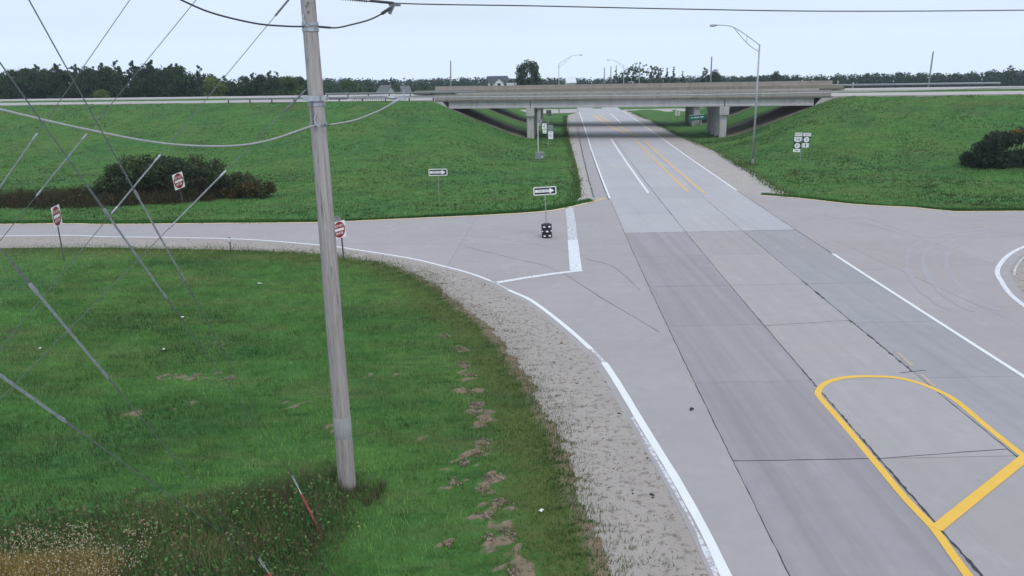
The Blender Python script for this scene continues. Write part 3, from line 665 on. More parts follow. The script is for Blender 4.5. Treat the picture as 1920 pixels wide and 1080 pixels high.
def cable(name, pts, r, mat, label, n=8, sm=8):
    pts = smooth_pl(pts, sm); mb = MB(); mb.tube(pts, r, n); a = np.array(pts)
    root = empty(name, pts[0]); tag(root, label, 'cable'); mb2 = MB(); mb2.v = [tuple(np.array(p)-np.array(pts[0])) for p in mb.v]; mb2.f = mb.f
    mb2.build('jacket', mat, root, smooth=True); return root, [Vector(p)-Vector(pts[0]) for p in pts]
def sleeve(root, a, b, r, mat, name='splice_sleeve'):
    mb = MB(); a = Vector(a); b = Vector(b); mb.tube([a, a.lerp(b, .1), a.lerp(b, .9), b], [r*.6, r, r, r*.6], 8); mb.build(name, mat, root, smooth=True)
def coil(root, a, b, r, turns, mat):
    a = Vector(a); b = Vector(b); t = (b-a).normalized(); x = t.cross(Vector((0, 0, 1))).normalized(); y = t.cross(x); n = int(turns*8)
    mb = MB(); mb.tube([a+(b-a)*i/n+(x*math.cos(i*math.pi/4)+y*math.sin(i*math.pi/4))*r for i in range(n+1)], .009, 5); mb.build('damper_coil', mat, root)
# lower pair
low = [(-4.09, 18.21, 9.775)] + [(-2.481, 18.836, 9.746), (0.598, 19.645, 9.687), (4.95, 20.788, 9.617), (9.841, 22.074, 9.579), (14.639, 23.335, 9.577)] + [(22, 25.27, 9.64), (32, 27.9, 9.9), (40, 30, 10.3)]
c, p = cable('support_strand', low, .0135, M['cable_grey'], 'pale steel strand from pole running right across the bridge', sm=6)
q0 = Vector(low[0]); f = lambda px, off=0: p[0].lerp(p[6], px)
sleeve(c, f(.06), f(.32), .026, M['wire'], 'dead_end_grip'); coil(c, f(.36), f(.80), .045, 15, M['steel']); sleeve(c, f(.82), f(.99), .03, M['steel'], 'strand_clamp')
mb = MB(); e_ = p[6]; mb.box(e_+Vector((.02, 0, -.02)), (.22, .05, .08), .25); mb.box(e_+Vector((-.14, -.03, -.02)), (.16, .04, .05), .25); mb.box(e_+Vector((.10, 0, .09)), (.02, .03, .16)); mb.build('spacer_bracket', M['steel'], c)
lc = [(-2.473, 18.576, 9.719), (-2.749, 18.504, 9.562), (-3.045, 18.426, 9.43), (-3.455, 18.319, 9.291), (-3.857, 18.213, 9.223), (-4.129, 18.142, 9.198)]
c, p = cable('drop_cable', lc, .018, M['cable_grey'], 'thick pale cable curving down from the strand to right side of pole')
sleeve(c, p[-1].lerp(p[-9], .0), p[-1].lerp(p[-9], .55), .026, M['wire']); sleeve(c, p[0], p[6], .025, M['steel'])
lc = [(-4.165, 18.299, 9.189), (-4.365, 17.981, 9.19), (-5.046, 16.895, 8.98), (-5.622, 15.978, 8.964), (-6.363, 14.795, 9.143), (-7.131, 13.572, 9.508), (-7.771, 12.553, 9.87), (-8.312, 11.689, 10.193)]
c, p = cable('drop_cable', lc, .0195, M['cable_grey'], 'thick pale cable sagging from pole out of the left edge')
# upper pair
upw = [(-4.10, 18.22, 11.93)] + [(-2.486, 18.834, 11.789), (0.621, 19.651, 11.736), (4.298, 20.617, 11.667), (8.368, 21.687, 11.616), (14.27, 23.238, 11.641)] + [(22, 25.27, 11.75), (32, 27.9, 12.1), (40, 30, 12.6)]
c, p = cable('support_strand', upw, .0135, M['cable_black'], 'dark strand crossing the sky along the top edge right of pole', sm=6)
f = lambda px: p[0].lerp(p[6], px)
sleeve(c, f(.03), f(.25), .026, M['wire'], 'dead_end_grip'); coil(c, f(.28), f(.66), .045, 13, M['wire']); sleeve(c, f(.68), f(1.0), .03, M['cable_black'], 'strand_clamp')
mb = MB(); e_ = p[6]; mb.box(e_+Vector((.0, 0, -.03)), (.26, .05, .07), .25); mb.box(e_+Vector((-.08, 0, -.13)), (.07, .05, .22), 0, 0, .5); mb.build('spacer_bracket', M['wire'], c)
lc = [(-2.525, 18.562, 11.68), (-2.782, 18.495, 11.525), (-3.035, 18.429, 11.415), (-3.375, 18.34, 11.328), (-3.71, 18.252, 11.263), (-4.079, 18.155, 11.287)]
c, p = cable('drop_cable', lc, .0165, M['cable_black'], 'black cable looping from the top strand to right side of pole')
sleeve(c, p[0], p[7], .035, M['cable_black']); sleeve(c, p[-1], p[-7], .024, M['cable_black'])
lc = [(-4.344, 18.014, 11.285), (-4.624, 17.567, 11.278), (-5.035, 16.912, 11.303), (-5.571, 16.058, 11.45), (-5.929, 15.488, 11.65), (-6.359, 14.802, 11.951), (-6.874, 13.983, 12.441)]
c, p = cable('drop_cable', lc, .0175, M['cable_black'], 'black cable rising from left side of pole to the top edge')

def guy(a, b, parts, label, r=.0085, group=None):
    """strand from a down to b; parts = list of (t0, t1, radius, kind)"""
    a = Vector(a); b = Vector(b); root = empty('guy_wire', b); tag(root, label, 'guy wire', group); L = lambda t: (a-b).lerp(Vector((0, 0, 0)), t)
    cuts = [0.0]
    mb = MB(); mb.tube([L(0), L(.5), L(1)], r, 6); mb.build('strand', M['wire'], root)
    for t0, t1, rr, kind in parts:
        mb = MB(); mb.tube([L(t0), L(t0+(t1-t0)*.02), L(t1-(t1-t0)*.02), L(t1)], [rr*.8, rr, rr, rr*.8], 8)
        mb.build(kind, M['rod'] if kind == 'insulator_rod' else M['wire'], root, smooth=True)
        if kind == 'insulator_rod':
            for t in (t0, t1):
                q = .05/(a-b).length; mb = MB(); mb.tube([L(t-2*q), L(t-q), L(t+q), L(t+2*q)], [rr*.8, rr*1.45, rr*1.45, rr*.8], 8); mb.build('end_fitting', M['steel'], root)
AN1, AN2 = (-14.413, 12.574, 0.0), (-17.71, 16.37, 0.0)
WP = [(PX-.16, PY-.03, z) for z in (10.01, 12.12, 14.14, 16.05)]
TW = [[0.1747, 0.275], [0.2838, 0.3646], [0.3583, 0.4408], [0.4322, 0.522]]
for k, (w, an, lb) in enumerate(zip(WP, (AN1, AN1, AN2, AN2), ('lowest guy wire running down left from the clamp on the pole', 'second lowest guy wire running down left from the pole, crossing the left sign', 'third guy wire running down left from above the frame', 'highest guy wire running down left, nearest the left edge'))):
    t0, t1 = TW[k]
    guy(w, an, [(t0, t1, .0165, 'insulator_rod'), (max(.0, .004), .05, .022, 'guy_grip')], lb, r=.0078)
VA = (-2.5, 2.0); V1A, V2A = (-5.279, 17.112, 1.15), (-5.141, 13.992, 1.0)
TV = [[0.3648, 0.4546], [0.3018, 0.3976], [0.2654, 0.3643], [0.1783, 0.2712]]
for k, (z, an, lb) in enumerate(zip((13.88, 12.71, 11.82, 10.57), (V1A, V1A, V2A, V2A), ('steep guy wire entering at the top left corner, slanting down right', 'guy wire entering at the left edge below the tree line, slanting down right', 'guy wire entering at mid left edge with long pale rod over grass', 'lowest guy wire with thick pale rod in the lower left corner'))):
    t0, t1 = TV[k]; guy((*VA, z), an, [(t0, t1, .0095, 'insulator_rod'), (t0-.025, t0, .0085, 'guy_grip'), (t1, t1+.03, .0080, 'guy_grip')], lb, r=.0050)
def anchor(top, foot, label):
    root = empty('guy_anchor', foot); tag(root, label, 'guy anchor', 'red guy anchors in the weeds'); t = Vector(top)-Vector(foot); a = t*.02
    mb = MB(); mb.tube([a, t*.70], .027, 10); mb.build('marker_tube', M['red_marker'], root, smooth=True)
    mb = MB(); mb.tube([t*.69, t*.86], .012, 8); mb.build('anchor_rod', M['steel'], root)
    mb = MB(); d = t.normalized(); x = Vector((1, 0, .3)).cross(d).normalized()
    for s in (-1, 1): mb.tube([t*.84+x*.03*s, t+x*.03*s], .011, 6)
    mb.tube([t+x*.04, t-x*.04], .013, 6); mb.tube([t*.84+x*.04, t*.84-x*.04], .013, 6); mb.build('turnbuckle', M['rod'], root)
anchor(V1A, (-4.404, 16.159, 0.0), 'red guy anchor tube with pale turnbuckle in weeds beside the pole foot')
anchor(V2A, (-4.574, 13.876, 0.0), 'red guy anchor tube at the bottom edge of the picture')

# ================================================================== SIGNS
def text_mesh(body, size, bold=.0):
    cu = bpy.data.curves.new('t', 'FONT'); cu.body = body; cu.size = size; cu.align_x = 'CENTER'; cu.align_y = 'CENTER'; cu.offset = bold; cu.resolution_u = 3
    ob = bpy.data.objects.new('t', cu); col.objects.link(ob); dg = bpy.context.evaluated_depsgraph_get(); dg.update()
    me = bpy.data.meshes.new_from_object(ob.evaluated_get(dg)); vs = [tuple(v.co) for v in me.vertices]; fs = [tuple(p.vertices) for p in me.polygons]
    bpy.data.objects.remove(ob); bpy.data.meshes.remove(me); bpy.data.curves.remove(cu); return vs, fs
def lettering(parent, body, size, c, y, mat, sx=1.0, name='lettering', bold=0.0):
    vs, fs = text_mesh(body, size, bold); mb = MB(); mb.add([(c[0]+v[0]*sx, y, c[1]+v[1]) for v in vs], fs); return mb.build(name, mat, parent)
def rrect(w, h, r, n=5):
    out = []
    for cx, cz, a0 in ((w/2-r, h/2-r, 0), (-w/2+r, h/2-r, 90), (-w/2+r, -h/2+r, 180), (w/2-r, -h/2+r, 270)):
        for i in range(n+1): a = math.radians(a0+90*i/n); out.append((cx+r*math.cos(a), cz+r*math.sin(a)))
    return out[::-1]
def disc(r, n=32, sx=1.): return [(r*sx*math.cos(2*math.pi*i/n), r*math.sin(2*math.pi*i/n)) for i in range(n)][::-1]
def sh(poly, dx, dz): return [(x+dx, z+dz) for x, z in poly]
def flat(poly, y, name, mat, parent): mb = MB(); mb.plate(poly, y, y+.0015); return mb.build(name, mat, parent)
def panel(parent, poly, mat, y=-.045, name='panel'): mb = MB(); mb.plate(poly, y, y+.004); return mb.build(name, mat, parent)
def spost(parent, h, w=.07, mat=None, x=0.): mb = MB(); mb.box((x, 0, h/2-.15), (w, .05, h+.3)); return mb.build('post', mat or M['post'], parent)

def no_entry(loc, rz, size, zc, label, lean=(0, 0), px=0.0, back=False):
    root = empty('do_not_enter_sign', loc, rz, lean); tag(root, label, 'road sign', 'do not enter signs along the ramp')
    spost(root, zc+size*.45, .085 if back else .075, M['post'], px)
    p = panel(root, sh(rrect(size, size, size*.05), 0, zc), M['sign_white'])
    flat(sh(disc(size*.47), 0, zc), -.0475, 'red_disc', M['sign_red'], p)
    flat(sh(rrect(size*.74, size*.15, .01), 0, zc), -.050, 'white_bar', M['sign_white'], p)
    lettering(p, 'DO NOT', size*.205, (0, zc+size*.22), -.0505, M['sign_white'], .95, bold=.003)
    lettering(p, 'ENTER', size*.205, (0, zc-size*.22), -.0505, M['sign_white'], .95, bold=.003)
    if back:
        panel(root, [(-.52, zc+.35), (-.16, zc+.80), (.10, zc+.80), (.36, zc+.52), (.36, zc+.35)][::-1], M['sign_back'], .05, 'rear_panel')
x, y, z = (-26.43, 46.18, -0.0); no_entry((x, y, gz(x, y)), math.radians(98), 1.2, 2.72, 'white square sign with red disc on dark post, leftmost beside the ramp', (0, math.radians(-2)))
x, y, z = (-27.76, 67.49, -0.01); no_entry((x, y, gz(x, y)), math.radians(74), 1.32, 1.95, 'white square sign with red disc in front of the dark bush', (0, math.radians(-7)))
x, y, z = (-9.76, 44.91, -0.0); no_entry((x, y, gz(x, y)), math.radians(57), .98, 1.75, 'white square sign with red disc half hidden behind the wooden pole', (0, math.radians(-2)), px=.16, back=True)

def one_way(loc, zc, w, label, lean=(0, 0), tyres=False):
    root = empty('one_way_sign', loc, math.radians(2), lean); tag(root, label, 'road sign', 'one way signs'); h = w*.36
    spost(root, zc+h*.3, .06 if tyres else .035, M['steel'])
    p = panel(root, sh(rrect(w, h, h*.14), 0, zc), M['sign_white'])
    flat(sh(rrect(w*.91, h*.77, h*.06), 0, zc), -.0475, 'black_field', M['sign_black'], p)
    a = w*.43; b = h*.17; t = w*.20; k = h*.33
    flat(sh([(-a, b), (t, b), (t, k), (a*.96, 0), (t, -k), (t, -b), (-a, -b)], 0, zc), -.050, 'white_arrow', M['sign_white'], p)
    lettering(p, 'ONE WAY', h*.27, (-w*.07, zc), -.0525, M['sign_black'], 1.15)
    if tyres:
        for k in range(3):
            z0 = .005+k*.292; r = .335; mb = MB()
            mb.lathe([(.17, z0+.05), (.19, z0+.0), (.28, z0), (.325, z0+.02), (r, z0+.05), (r, z0+.235), (.325, z0+.265), (.27, z0+.285), (.19, z0+.285), (.17, z0+.235), (.17, z0+.05)], n=28)
            ty_ = mb.build('tyre', M['rubber'], root, smooth=True)
            for q in range(6):
                an = math.radians(-90+q*60+(30 if k % 2 == 0 else 0)); mb = MB(); cx, cy = math.cos(an), math.sin(an); tx_, ty2 = -cy, cx
                vs = []
                for i in range(14):
                    b_ = 2*math.pi*i/14; dd = .088*math.cos(b_); vs.append(((r+.004)*math.cos(an+dd/r), (r+.004)*math.sin(an+dd/r), z0+.143+.055*math.sin(b_)))
                vs.append(((r+.007)*cx, (r+.007)*cy, z0+.143)); mb.add(vs, [(i, (i+1) % 14, 14) for i in range(14)]); mb.build('white_spot', M['sign_white'], ty_)
x, y, z = (2.29, 49.69, -0.01); one_way((x, y+.3, 0.0), 2.98, 1.44, 'black and white arrow sign standing in spotted tyre stack on ramp', (0, math.radians(-2.2)), True)
x, y, z = (-5.7, 63.77, -0.01); one_way((x, y, gz(x, y)), 2.62, 1.48, 'black and white arrow sign on thin post in the grass slope', (0, 0))

def shield(w, h):
    pts = [(-.5, .34), (-.42, .5), (-.2, .46), (0, .5), (.2, .46), (.42, .5), (.5, .34), (.44, .12), (.5, -.10), (.42, -.34), (.2, -.44), (0, -.5), (-.2, -.44), (-.42, -.34), (-.5, -.10), (-.44, .12)]
    return [(x*w, z*h) for x, z in pts]
def route(parent, cx, cz, kind, txt, w, h):
    if kind == 'banner':
        p = panel(parent, sh(rrect(w, h, .02), cx, cz), M['sign_white'], name='banner_panel'); lettering(p, txt, h*.72, (cx, cz), -.0475, M['sign_black'], .95)
    elif kind in ('us', 'state'):
        p = panel(parent, sh(rrect(w, h, .02), cx, cz), M['sign_black'], name='route_panel')
        flat(sh(shield(w*.92, h*.9) if kind == 'us' else disc(h*.46), cx, cz), -.0475, 'white_shield', M['sign_white'], p); lettering(p, txt, h*.50, (cx, cz-.01), -.050, M['sign_black'], .95, bold=.004)
    else:
        p = panel(parent, sh(rrect(w, h, .02), cx, cz), M['sign_white'], name='arrow_panel'); a = h*.30
        ar = [(-1.2, 0), (-.2, .9), (-.2, .3), (1.3, .3), (1.3, -.3), (-.2, -.3), (-.2, -.9)]
        if kind == 'up': ar = [(0, 1.1), (.9, .1), (.3, .1), (.3, -1.0), (-.3, -1.0), (-.3, .1), (-.9, .1)]
        flat(sh([(x*a, z*a) for x, z in ar][::(1 if kind == 'up' else -1)], cx, cz), -.0475, 'arrow', M['sign_black'], p)
x, y, z = (30.79, 85.22, 0.4)
root = empty('route_sign', (x, y, gz(x, y)), math.radians(-14), (0, math.radians(1.5))); tag(root, 'two column route marker assembly on the right grass slope, seven white panels', 'road sign')
spost(root, 2.6, .06, M['steel'])
q = .86                                              # panel heights above the foot
for cx, cz, kd, tx_, w, h in ((-.42, 2.87, 'banner', 'NORTH', .76, .34), (-.44, 2.34, 'us', '218', .86, .62), (-.44, 1.68, 'state', '27', .74, .62), (-.46, 1.18, 'left', '', .72, .32), (.44, 2.87, 'banner', 'EAST', .76, .34), (.42, 2.34, 'state', '2', .72, .62), (.38, 1.74, 'up', '', .64, .44)):
    route(root, cx, cz, kd, tx_, w, h)
mb = MB(); mb.box((0, -.03, 2.86), (1.5, .02, .06)); mb.box((0, -.03, 2.3), (1.5, .02, .06)); mb.box((-.2, -.03, 1.7), (.9, .02, .06)); mb.build('crossbar', M['steel'], root)

# group of signs in front of the left pier
x, y, z = (3.6, 95.98, -0.0); root = empty('road_sign', (x, y, gz(x, y)), math.radians(4)); tag(root, 'low square grey sign back on the grass before left pier', 'road sign')
spost(root, 1.1, .06, M['steel']); p = panel(root, sh(rrect(1.1, .88, .03), 0, .62), M['sign_back']); flat(sh(disc(.09), .26, .42), -.048, 'bolt_plate', M['sign_white'], p)
mb = MB(); mb.box((0, -.06, .97), (1.1, .03, .07)); mb.build('top_rail', M['bridge_pale'], root)
x, y, z = (3.79, 106.39, -0.0); root = empty('sign_post', (x, y, gz(x, y)), math.radians(10)); tag(root, 'tall thin post with small grey sign at its top beside left pier', 'road sign')
spost(root, 4.0, .08, M['sign_white']); panel(root, sh(rrect(.72, .42, .02), .22, 3.95), M['sign_back'])
x, y, z = (5.33, 110.59, -0.0); root = empty('route_sign', (x, y, gz(x, y)), math.radians(-3)); tag(root, 'white route panels on post under the left edge of the bridge', 'road sign')
spost(root, 4.6, .07, M['steel'])
def marks(p, cx, cz, w, h, k):
    for i in range(k): flat(sh(rrect(w*(.5 if i % 2 else .34), h*.10, .01), cx+w*.06*(-1)**i, cz+h*(.28-.56*i/max(1, k-1))), -.0475, 'lettering', M['sign_black'], p)
for cx, cz, w, h, mt, k in ((-.52, 2.95, .62, .78, M['sign_white'], 3), (-.48, 2.25, .52, .50, M['sign_white'], 2), (.30, 2.72, .72, .80, M['sign_back'], 0), (.34, 1.95, .66, .62, M['sign_white'], 2), (.36, 1.42, .64, .38, M['sign_white'], 1)):
    p = panel(root, sh(rrect(w, h, .02), cx, cz), mt); marks(p, cx, cz, w, h, k)
mb = MB(); mb.box((-.1, -.03, 2.7), (1.2, .02, .05)); mb.box((-.1, -.03, 2.1), (1.1, .02, .05)); mb.box((.12, -.03, 1.6), (.4, .02, .05)); mb.build('crossbar', M['steel'], root)
x, y, z = (8.52, 173.64, 0.07); root = empty('road_sign', (x, y, gz(x, y)), 0); tag(root, 'dark square sign back beyond the bridge, left of the road', 'road sign')
spost(root, 2.0, .07, M['post']); panel(root, sh(rrect(1.05, 1.2, .03), 0, 1.4), M['post'])
x, y, z = (33.17, 143.42, 0.26); root = empty('destination_sign', (x, y, gz(x, y)), math.radians(3), (0, math.radians(-4))); tag(root, 'wide green destination sign on two posts under the right bridge span', 'road sign')
for px_ in (-.75, .75): spost(root, 1.9, .16, M['bridge_pale'], px_)
p = panel(root, sh(rrect(2.9, .95, .05), 0, 1.45), M['sign_green'], -.12)
for i, (cx, w) in enumerate(((-.95, .35), (-.1, .95), (.85, .6))): flat(sh(rrect(w, .16, .02), cx, 1.45), -.1225, 'lettering', M['house_white'], p)
flat(sh(rrect(2.75, .05, .01), 0, 1.88), -.1225, 'border', M['house_white'], p)
x, y, z = (33.7, 162.99, 0.11); root = empty('route_sign', (x, y, gz(x, y)), 0); tag(root, 'small white square route sign beyond the bridge, right of the road', 'road sign')
spost(root, 1.6, .08, M['post']); p = panel(root, sh(rrect(.98, .98, .03), 0, 1.5), M['sign_white']); marks(p, 0, 1.5, .98, .9, 3)

# ---- slim posts
def slim(name, loc, h, w, mat, label, group):
    root = empty(name, loc, 0, (0, random.uniform(-.02, .02))); tag(root, label, 'post', group)
    mb = MB(); mb.box((0, 0, h/2-.1), (w, .04, h+.2)); mb.build('stake', mat, root)
    mb = MB(); mb.box((0, -.024, h-.16), (w*.9, .006, .22)); mb.build('reflector', M['sign_white'], root)
x, y, z = (-17.12, 47.84, -0.01); slim('delineator_post', (x, y, gz(x, y)), .85, .075, M['post'], 'short dark marker post at the grass edge of the ramp', None)
GP = 'pale marker posts on the highway'
for px, u_, s_, h, lb in (('a', -30.5, 39.5, 1.3, 'pale marker post left of the far bridge, left one of two'), ('b', -27.2, 39.5, 1.3, 'pale marker post left of the far bridge, right one of two'), ('c', 31, 40.5, 1.5, 'pale marker post beyond the right bridge end, leftmost of three'), ('d', 35.5, 40.5, 1.3, 'pale marker post beyond the right bridge end, middle of three'), ('e', 38.2, 40.5, 1.0, 'pale marker post beyond the right bridge end, rightmost of three')):
    x, y = hw(u_, s_); slim('delineator_post', (x, y, 6.0), h, .16, M['house_tan'], lb, GP)

# ---- street lamps
def street_lamp(loc, h, arm, rise, rz, label):
    root = empty('street_lamp', loc, rz); tag(root, label, 'street lamp', 'street lamps of the interchange')
    mb = MB(); mb.tube([(0, 0, -.2), (0, 0, h*.5), (0, 0, h)], [.125, .105, .075], 12); mb.build('pole', M['lamp_metal'], root, smooth=True)
    mb = MB(); mb.lathe([(.0, .0), (.24, .0), (.24, .05), (.15, .09), (.14, .45), (.12, .47)], n=12); mb.build('base', M['lamp_metal'], root)
    k = arm/5.0; top = [(0, 0, h-.05), (-1.6*k, 0, h+.95*rise/2), (-3.0*k, 0, h+.86*rise), (-3.9*k, 0, h+.97*rise), (-5.0*k, 0, h+rise)]
    mb = MB(); mb.tube(smooth_pl(top, 4), .042, 8); mb.build('arm', M['lamp_metal'], root, smooth=True)
    bot = [(0, 0, h-.75), (-1.4*k, 0, h+.05*rise), (-3.0*k, 0, h+.83*rise)]
    mb = MB(); mb.tube(smooth_pl(bot, 5), .036, 8); mb.build('brace', M['lamp_metal'], root, smooth=True)
    mb = MB(); mb.tube([(-1.5*k, 0, h+.46*rise), (-1.5*k, 0, h+.08*rise)], .028, 6); mb.build('strut', M['lamp_metal'], root)
    mb = MB(); z = h+rise; x = -5.0*k; mb.tube([(x+.1, 0, z), (x, 0, z-.01), (x-.35, 0, z-.04), (x-.65, 0, z-.05), (x-.72, 0, z-.05)], [.05, .085, .13, .10, .02], 10); mb.build('lamp_head', M['lamp_metal'], root, smooth=True)
x, y, z = (25.84, 85.47, 0.3); street_lamp((x, y, gz(x, y)), 12.41-z, 4.6, 1.95, math.radians(4), 'tall grey street lamp on the right grass verge before the bridge')
street_lamp((12.2, 198, 0), 11.6, 4.9, 1.95, math.radians(180), 'grey street lamp behind the bridge with arm pointing right')
street_lamp((33.58, 240, -.1), 11.18, 4.2, 1.6, 0, 'faint distant street lamp behind the bridge with arm pointing left')

# ================================================================== FAR THINGS
def house(loc, w, d, h, rh, rz, wall, roof, label, wins, gable=True):
    root = empty('house', loc, rz); tag(root, label, 'house')
    mb = MB(); mb.box((0, 0, h/2), (w, d, h))
    if gable: mb.add([(-w*.18, -d/2-.6, 0), (w*.30, -d/2-.6, 0), (w*.30, -d/2-.6, h), (w*.06, -d/2-.6, h+rh*.85), (-w*.18, -d/2-.6, h), (-w*.18, -d/2, 0), (w*.30, -d/2, 0), (w*.30, -d/2, h), (w*.06, -d/2, h+rh*.85), (-w*.18, -d/2, h)], [(0, 1, 2, 3, 4), (1, 6, 7, 2), (0, 4, 9, 5)])
    mb.add([(-w/2, -d/2, h), (-w/2, d/2, h), (-w/2, 0, h+rh)], [(0, 2, 1)]); mb.add([(w/2, -d/2, h), (w/2, d/2, h), (w/2, 0, h+rh)], [(0, 1, 2)])
    mb.build('wall', wall, root)
    mb = MB(); e = .5; a = w/2+e
    for s in (-1, 1): mb.add([(-a, s*(d/2+e), h-.15), (a, s*(d/2+e), h-.15), (a, 0, h+rh+.1), (-a, 0, h+rh+.1), (-a, s*(d/2+e), h+.1), (a, s*(d/2+e), h+.1), (a, 0, h+rh+.35), (-a, 0, h+rh+.35)], [(0, 1, 2, 3), (4, 5, 6, 7), (0, 1, 5, 4), (0, 4, 7, 3), (1, 2, 6, 5)])
    rf = mb.build('roof', roof, root)
    if gable:
        mb = MB(); y0 = -d/2-1.0; c = w*.06
        for s in (-1, 1): mb.add([(c, y0, h+rh*.85+.25), (c+s*w*.28, y0, h-.2), (c+s*w*.28, 0, h-.2), (c, 0, h+rh*.85+.25), (c, y0, h+rh*.85+.0), (c+s*w*.28, y0, h-.45), (c+s*w*.28, 0, h-.45), (c, 0, h+rh*.85)], [(0, 1, 2, 3), (4, 5, 6, 7), (0, 1, 5, 4)])
        mb.build('gable_roof', roof, rf)
    for (x, z, ww, hh) in wins:
        y = -d/2-(.62 if gable and -w*.18 < x < w*.30 else .02); mb = MB(); mb.box((x, y, z), (ww, .08, hh)); win = mb.build('window', M['sign_white'], root)
        mb = MB(); mb.box((x, y-.05, z), (ww-.2, .03, hh-.2)); mb.build('pane', M['glass'], win)
GZ = lambda x, y: gz(x, y)
X0 = -3.84; house((X0, 300, 3.0), 6.6, 7, 3.4, 1.7, math.radians(4), M['house_white'], M['roof_dark'], 'white farmhouse with dark gabled roof left of the lone round tree', [(-2.4, 2.3, 1.2, 1.3), (.3, 2.3, 1.4, 1.5), (2.6, 2.3, 1.1, 1.2)])
X0 = -42.88; house((X0, 290, .2), 3.8, 5, 3.4, 2.2, math.radians(-30), M['house_tan'], M['roof_dim'], 'grey roofed house among trees just right of the wooden pole', [(-1.2, 2.2, 1.0, 1.2)], False)
X0 = -36.58; house((X0, 292, .4), 2.6, 4, 3.2, 1.8, math.radians(20), M['house_tan'], M['roof_dim'], 'small pale house, right of the two beyond left guardrail', [(.2, 2.2, .9, 1.1)], False)
X0 = 2.11; house((X0, 320, 1.0), 5.0, 6, 2.4, 1.9, math.radians(10), M['house_tan'], M['roof_grey'], 'low grey roof half behind the lone round tree', [(-1.2, 1.6, .9, 1.0)], False)
X0 = 24.81; house((X0, 330, .5), 3.2, 4, 4.6, 1.8, math.radians(8), M['house_white'], M['house_white'], 'small white farm building right of the left street lamp', [(.2, 2.6, .9, 1.2)], False)
X0 = 48.53; house((X0, 330, .5), 2.6, 3, 3.9, 1.2, 0, M['house_white'], M['roof_grey'], 'tiny white shed in front of the spindly tree group', [(.2, 2.4, .7, .9)], False)

def far_pole(px, Y, top, label, r=.16, arms=False, lean=0.0, mat='pole_far'):
    root = empty('distant_pole', (px, Y, GZ(px, Y)), 0, (0, lean)); tag(root, label, 'utility pole', 'distant utility poles'); h = top-GZ(px, Y)
    mb = MB(); mb.tube([(0, 0, -.2), (0, 0, h*.5), (0, 0, h)], [r*1.2, r, r*.8], 8); mb.build('shaft', M[mat], root)
    if arms:
        for s, z in ((-1, .70), (1, .68)):
            mb = MB(); mb.tube([(0, 0, h*z), (s*1.0, 0, h*z+.1)], .04, 6); mb.build('arm', M['pole_far'], root)
            mb = MB(); mb.tube([(s*.8, 0, h*z+.13), (s*1.6, 0, h*z+.12)], [.12, .08], 8); mb.build('lamp_head', M['lamp_metal'], root)
    else:
        mb = MB(); mb.lathe([(.03, h), (.07, h+.06), (.07, h+.2), (.02, h+.24)], n=8); mb.build('insulator', M['glass'], root)
far_pole(-14.49, 205, 12.73, 'slightly leaning distant pole above the left bridge end', .17, lean=.035)
far_pole(56.48, 230, 12.97, 'dark distant pole with two short side lamps behind the bridge', .21, True)
far_pole(94.31, 185, 12.46, 'leaning grey distant pole beyond the highway at far right', .18, lean=.03)
far_pole(37.37, 235, 11.81, 'pale distant pole in front of the spindly tree group', .15, mat='lamp_metal')
far_pole(48.98, 420, 10.72, 'thin distant pole left of the spindly trees, leftmost of three', .26)
far_pole(47.27, 380, 11.09, 'thin distant pole left of the spindly trees, middle of three', .24)
far_pole(52.35, 400, 11.58, 'thin distant pole left of the spindly trees, rightmost of three', .25)

# ================================================================== VEGETATION
def leaf_cloud(lobes, n, size, tones, seed, flat=.75, var=.7):
    """n leaf-clump quads spread over and inside the lobes (x,y,z,r); returns V,F,C"""
    r = np.random.default_rng(seed); L = np.array(lobes); w = L[:, 3]**2; k = r.choice(len(L), n, p=w/w.sum())
    d = r.normal(size=(n, 3)); d /= np.linalg.norm(d, axis=1)[:, None]; rad = L[k, 3]*(1-.55*r.random(n)**2.2)*(1+.14*r.normal(size=n))
    c = L[k, :3]+d*rad[:, None]*np.array([1, 1, flat])
    a = r.normal(size=(n, 3)); a /= np.linalg.norm(a, axis=1)[:, None]; nrm = d*.8+a*.8; nrm /= np.linalg.norm(nrm, axis=1)[:, None]
    t = np.cross(nrm, r.normal(size=(n, 3))); t /= np.linalg.norm(t, axis=1)[:, None]; b = np.cross(nrm, t)
    s = size*(.55+.9*r.random(n))[:, None]; e = (.45+.4*r.random(n))[:, None]
    V = np.stack([c-t*s, c-b*s*e+nrm*s*.15, c+t*s*1.05, c+b*s*e-nrm*s*.1], 1).reshape(-1, 3)
    F = np.arange(4*n).reshape(n, 4); T_ = np.array(tones); tk = r.integers(0, len(T_), len(L))[k]
    C = T_[tk]*(1-var/2+var*r.random(n))[:, None]; j = r.random(n) < .25; C[j] = T_[r.integers(0, len(T_), j.sum())]
    C = np.repeat(np.hstack([C, np.ones((n, 1))]), 4, 0); return V, F, C
DARK = [(.034, .064, .036), (.044, .082, .040), (.056, .096, .044), (.040, .070, .042)]
GREEN = [(.060, .110, .040), (.080, .135, .046), (.095, .145, .048), (.065, .115, .045)]
YEL = [(.150, .195, .055), (.180, .215, .062), (.130, .175, .055)]
PALE = [(.085, .105, .055), (.10, .115, .06), (.065, .09, .045)]
def lobes_round(h, w, base, n, r0, seed, top=1.0):
    r = random.Random(seed); out = []
    for i in range(n):
        a = r.uniform(0, 6.283); t = r.random(); z = base+(h-base)*(.12+.80*t); rw = w/2*math.sqrt(max(.05, 1-(2*t-.85)**2*.85))*r.uniform(.35, .85)
        out.append((rw*math.cos(a), rw*math.sin(a), z, r0*r.uniform(.7, 1.25)))
    out.append((0, 0, h-r0*.8, r0*.9)); return out
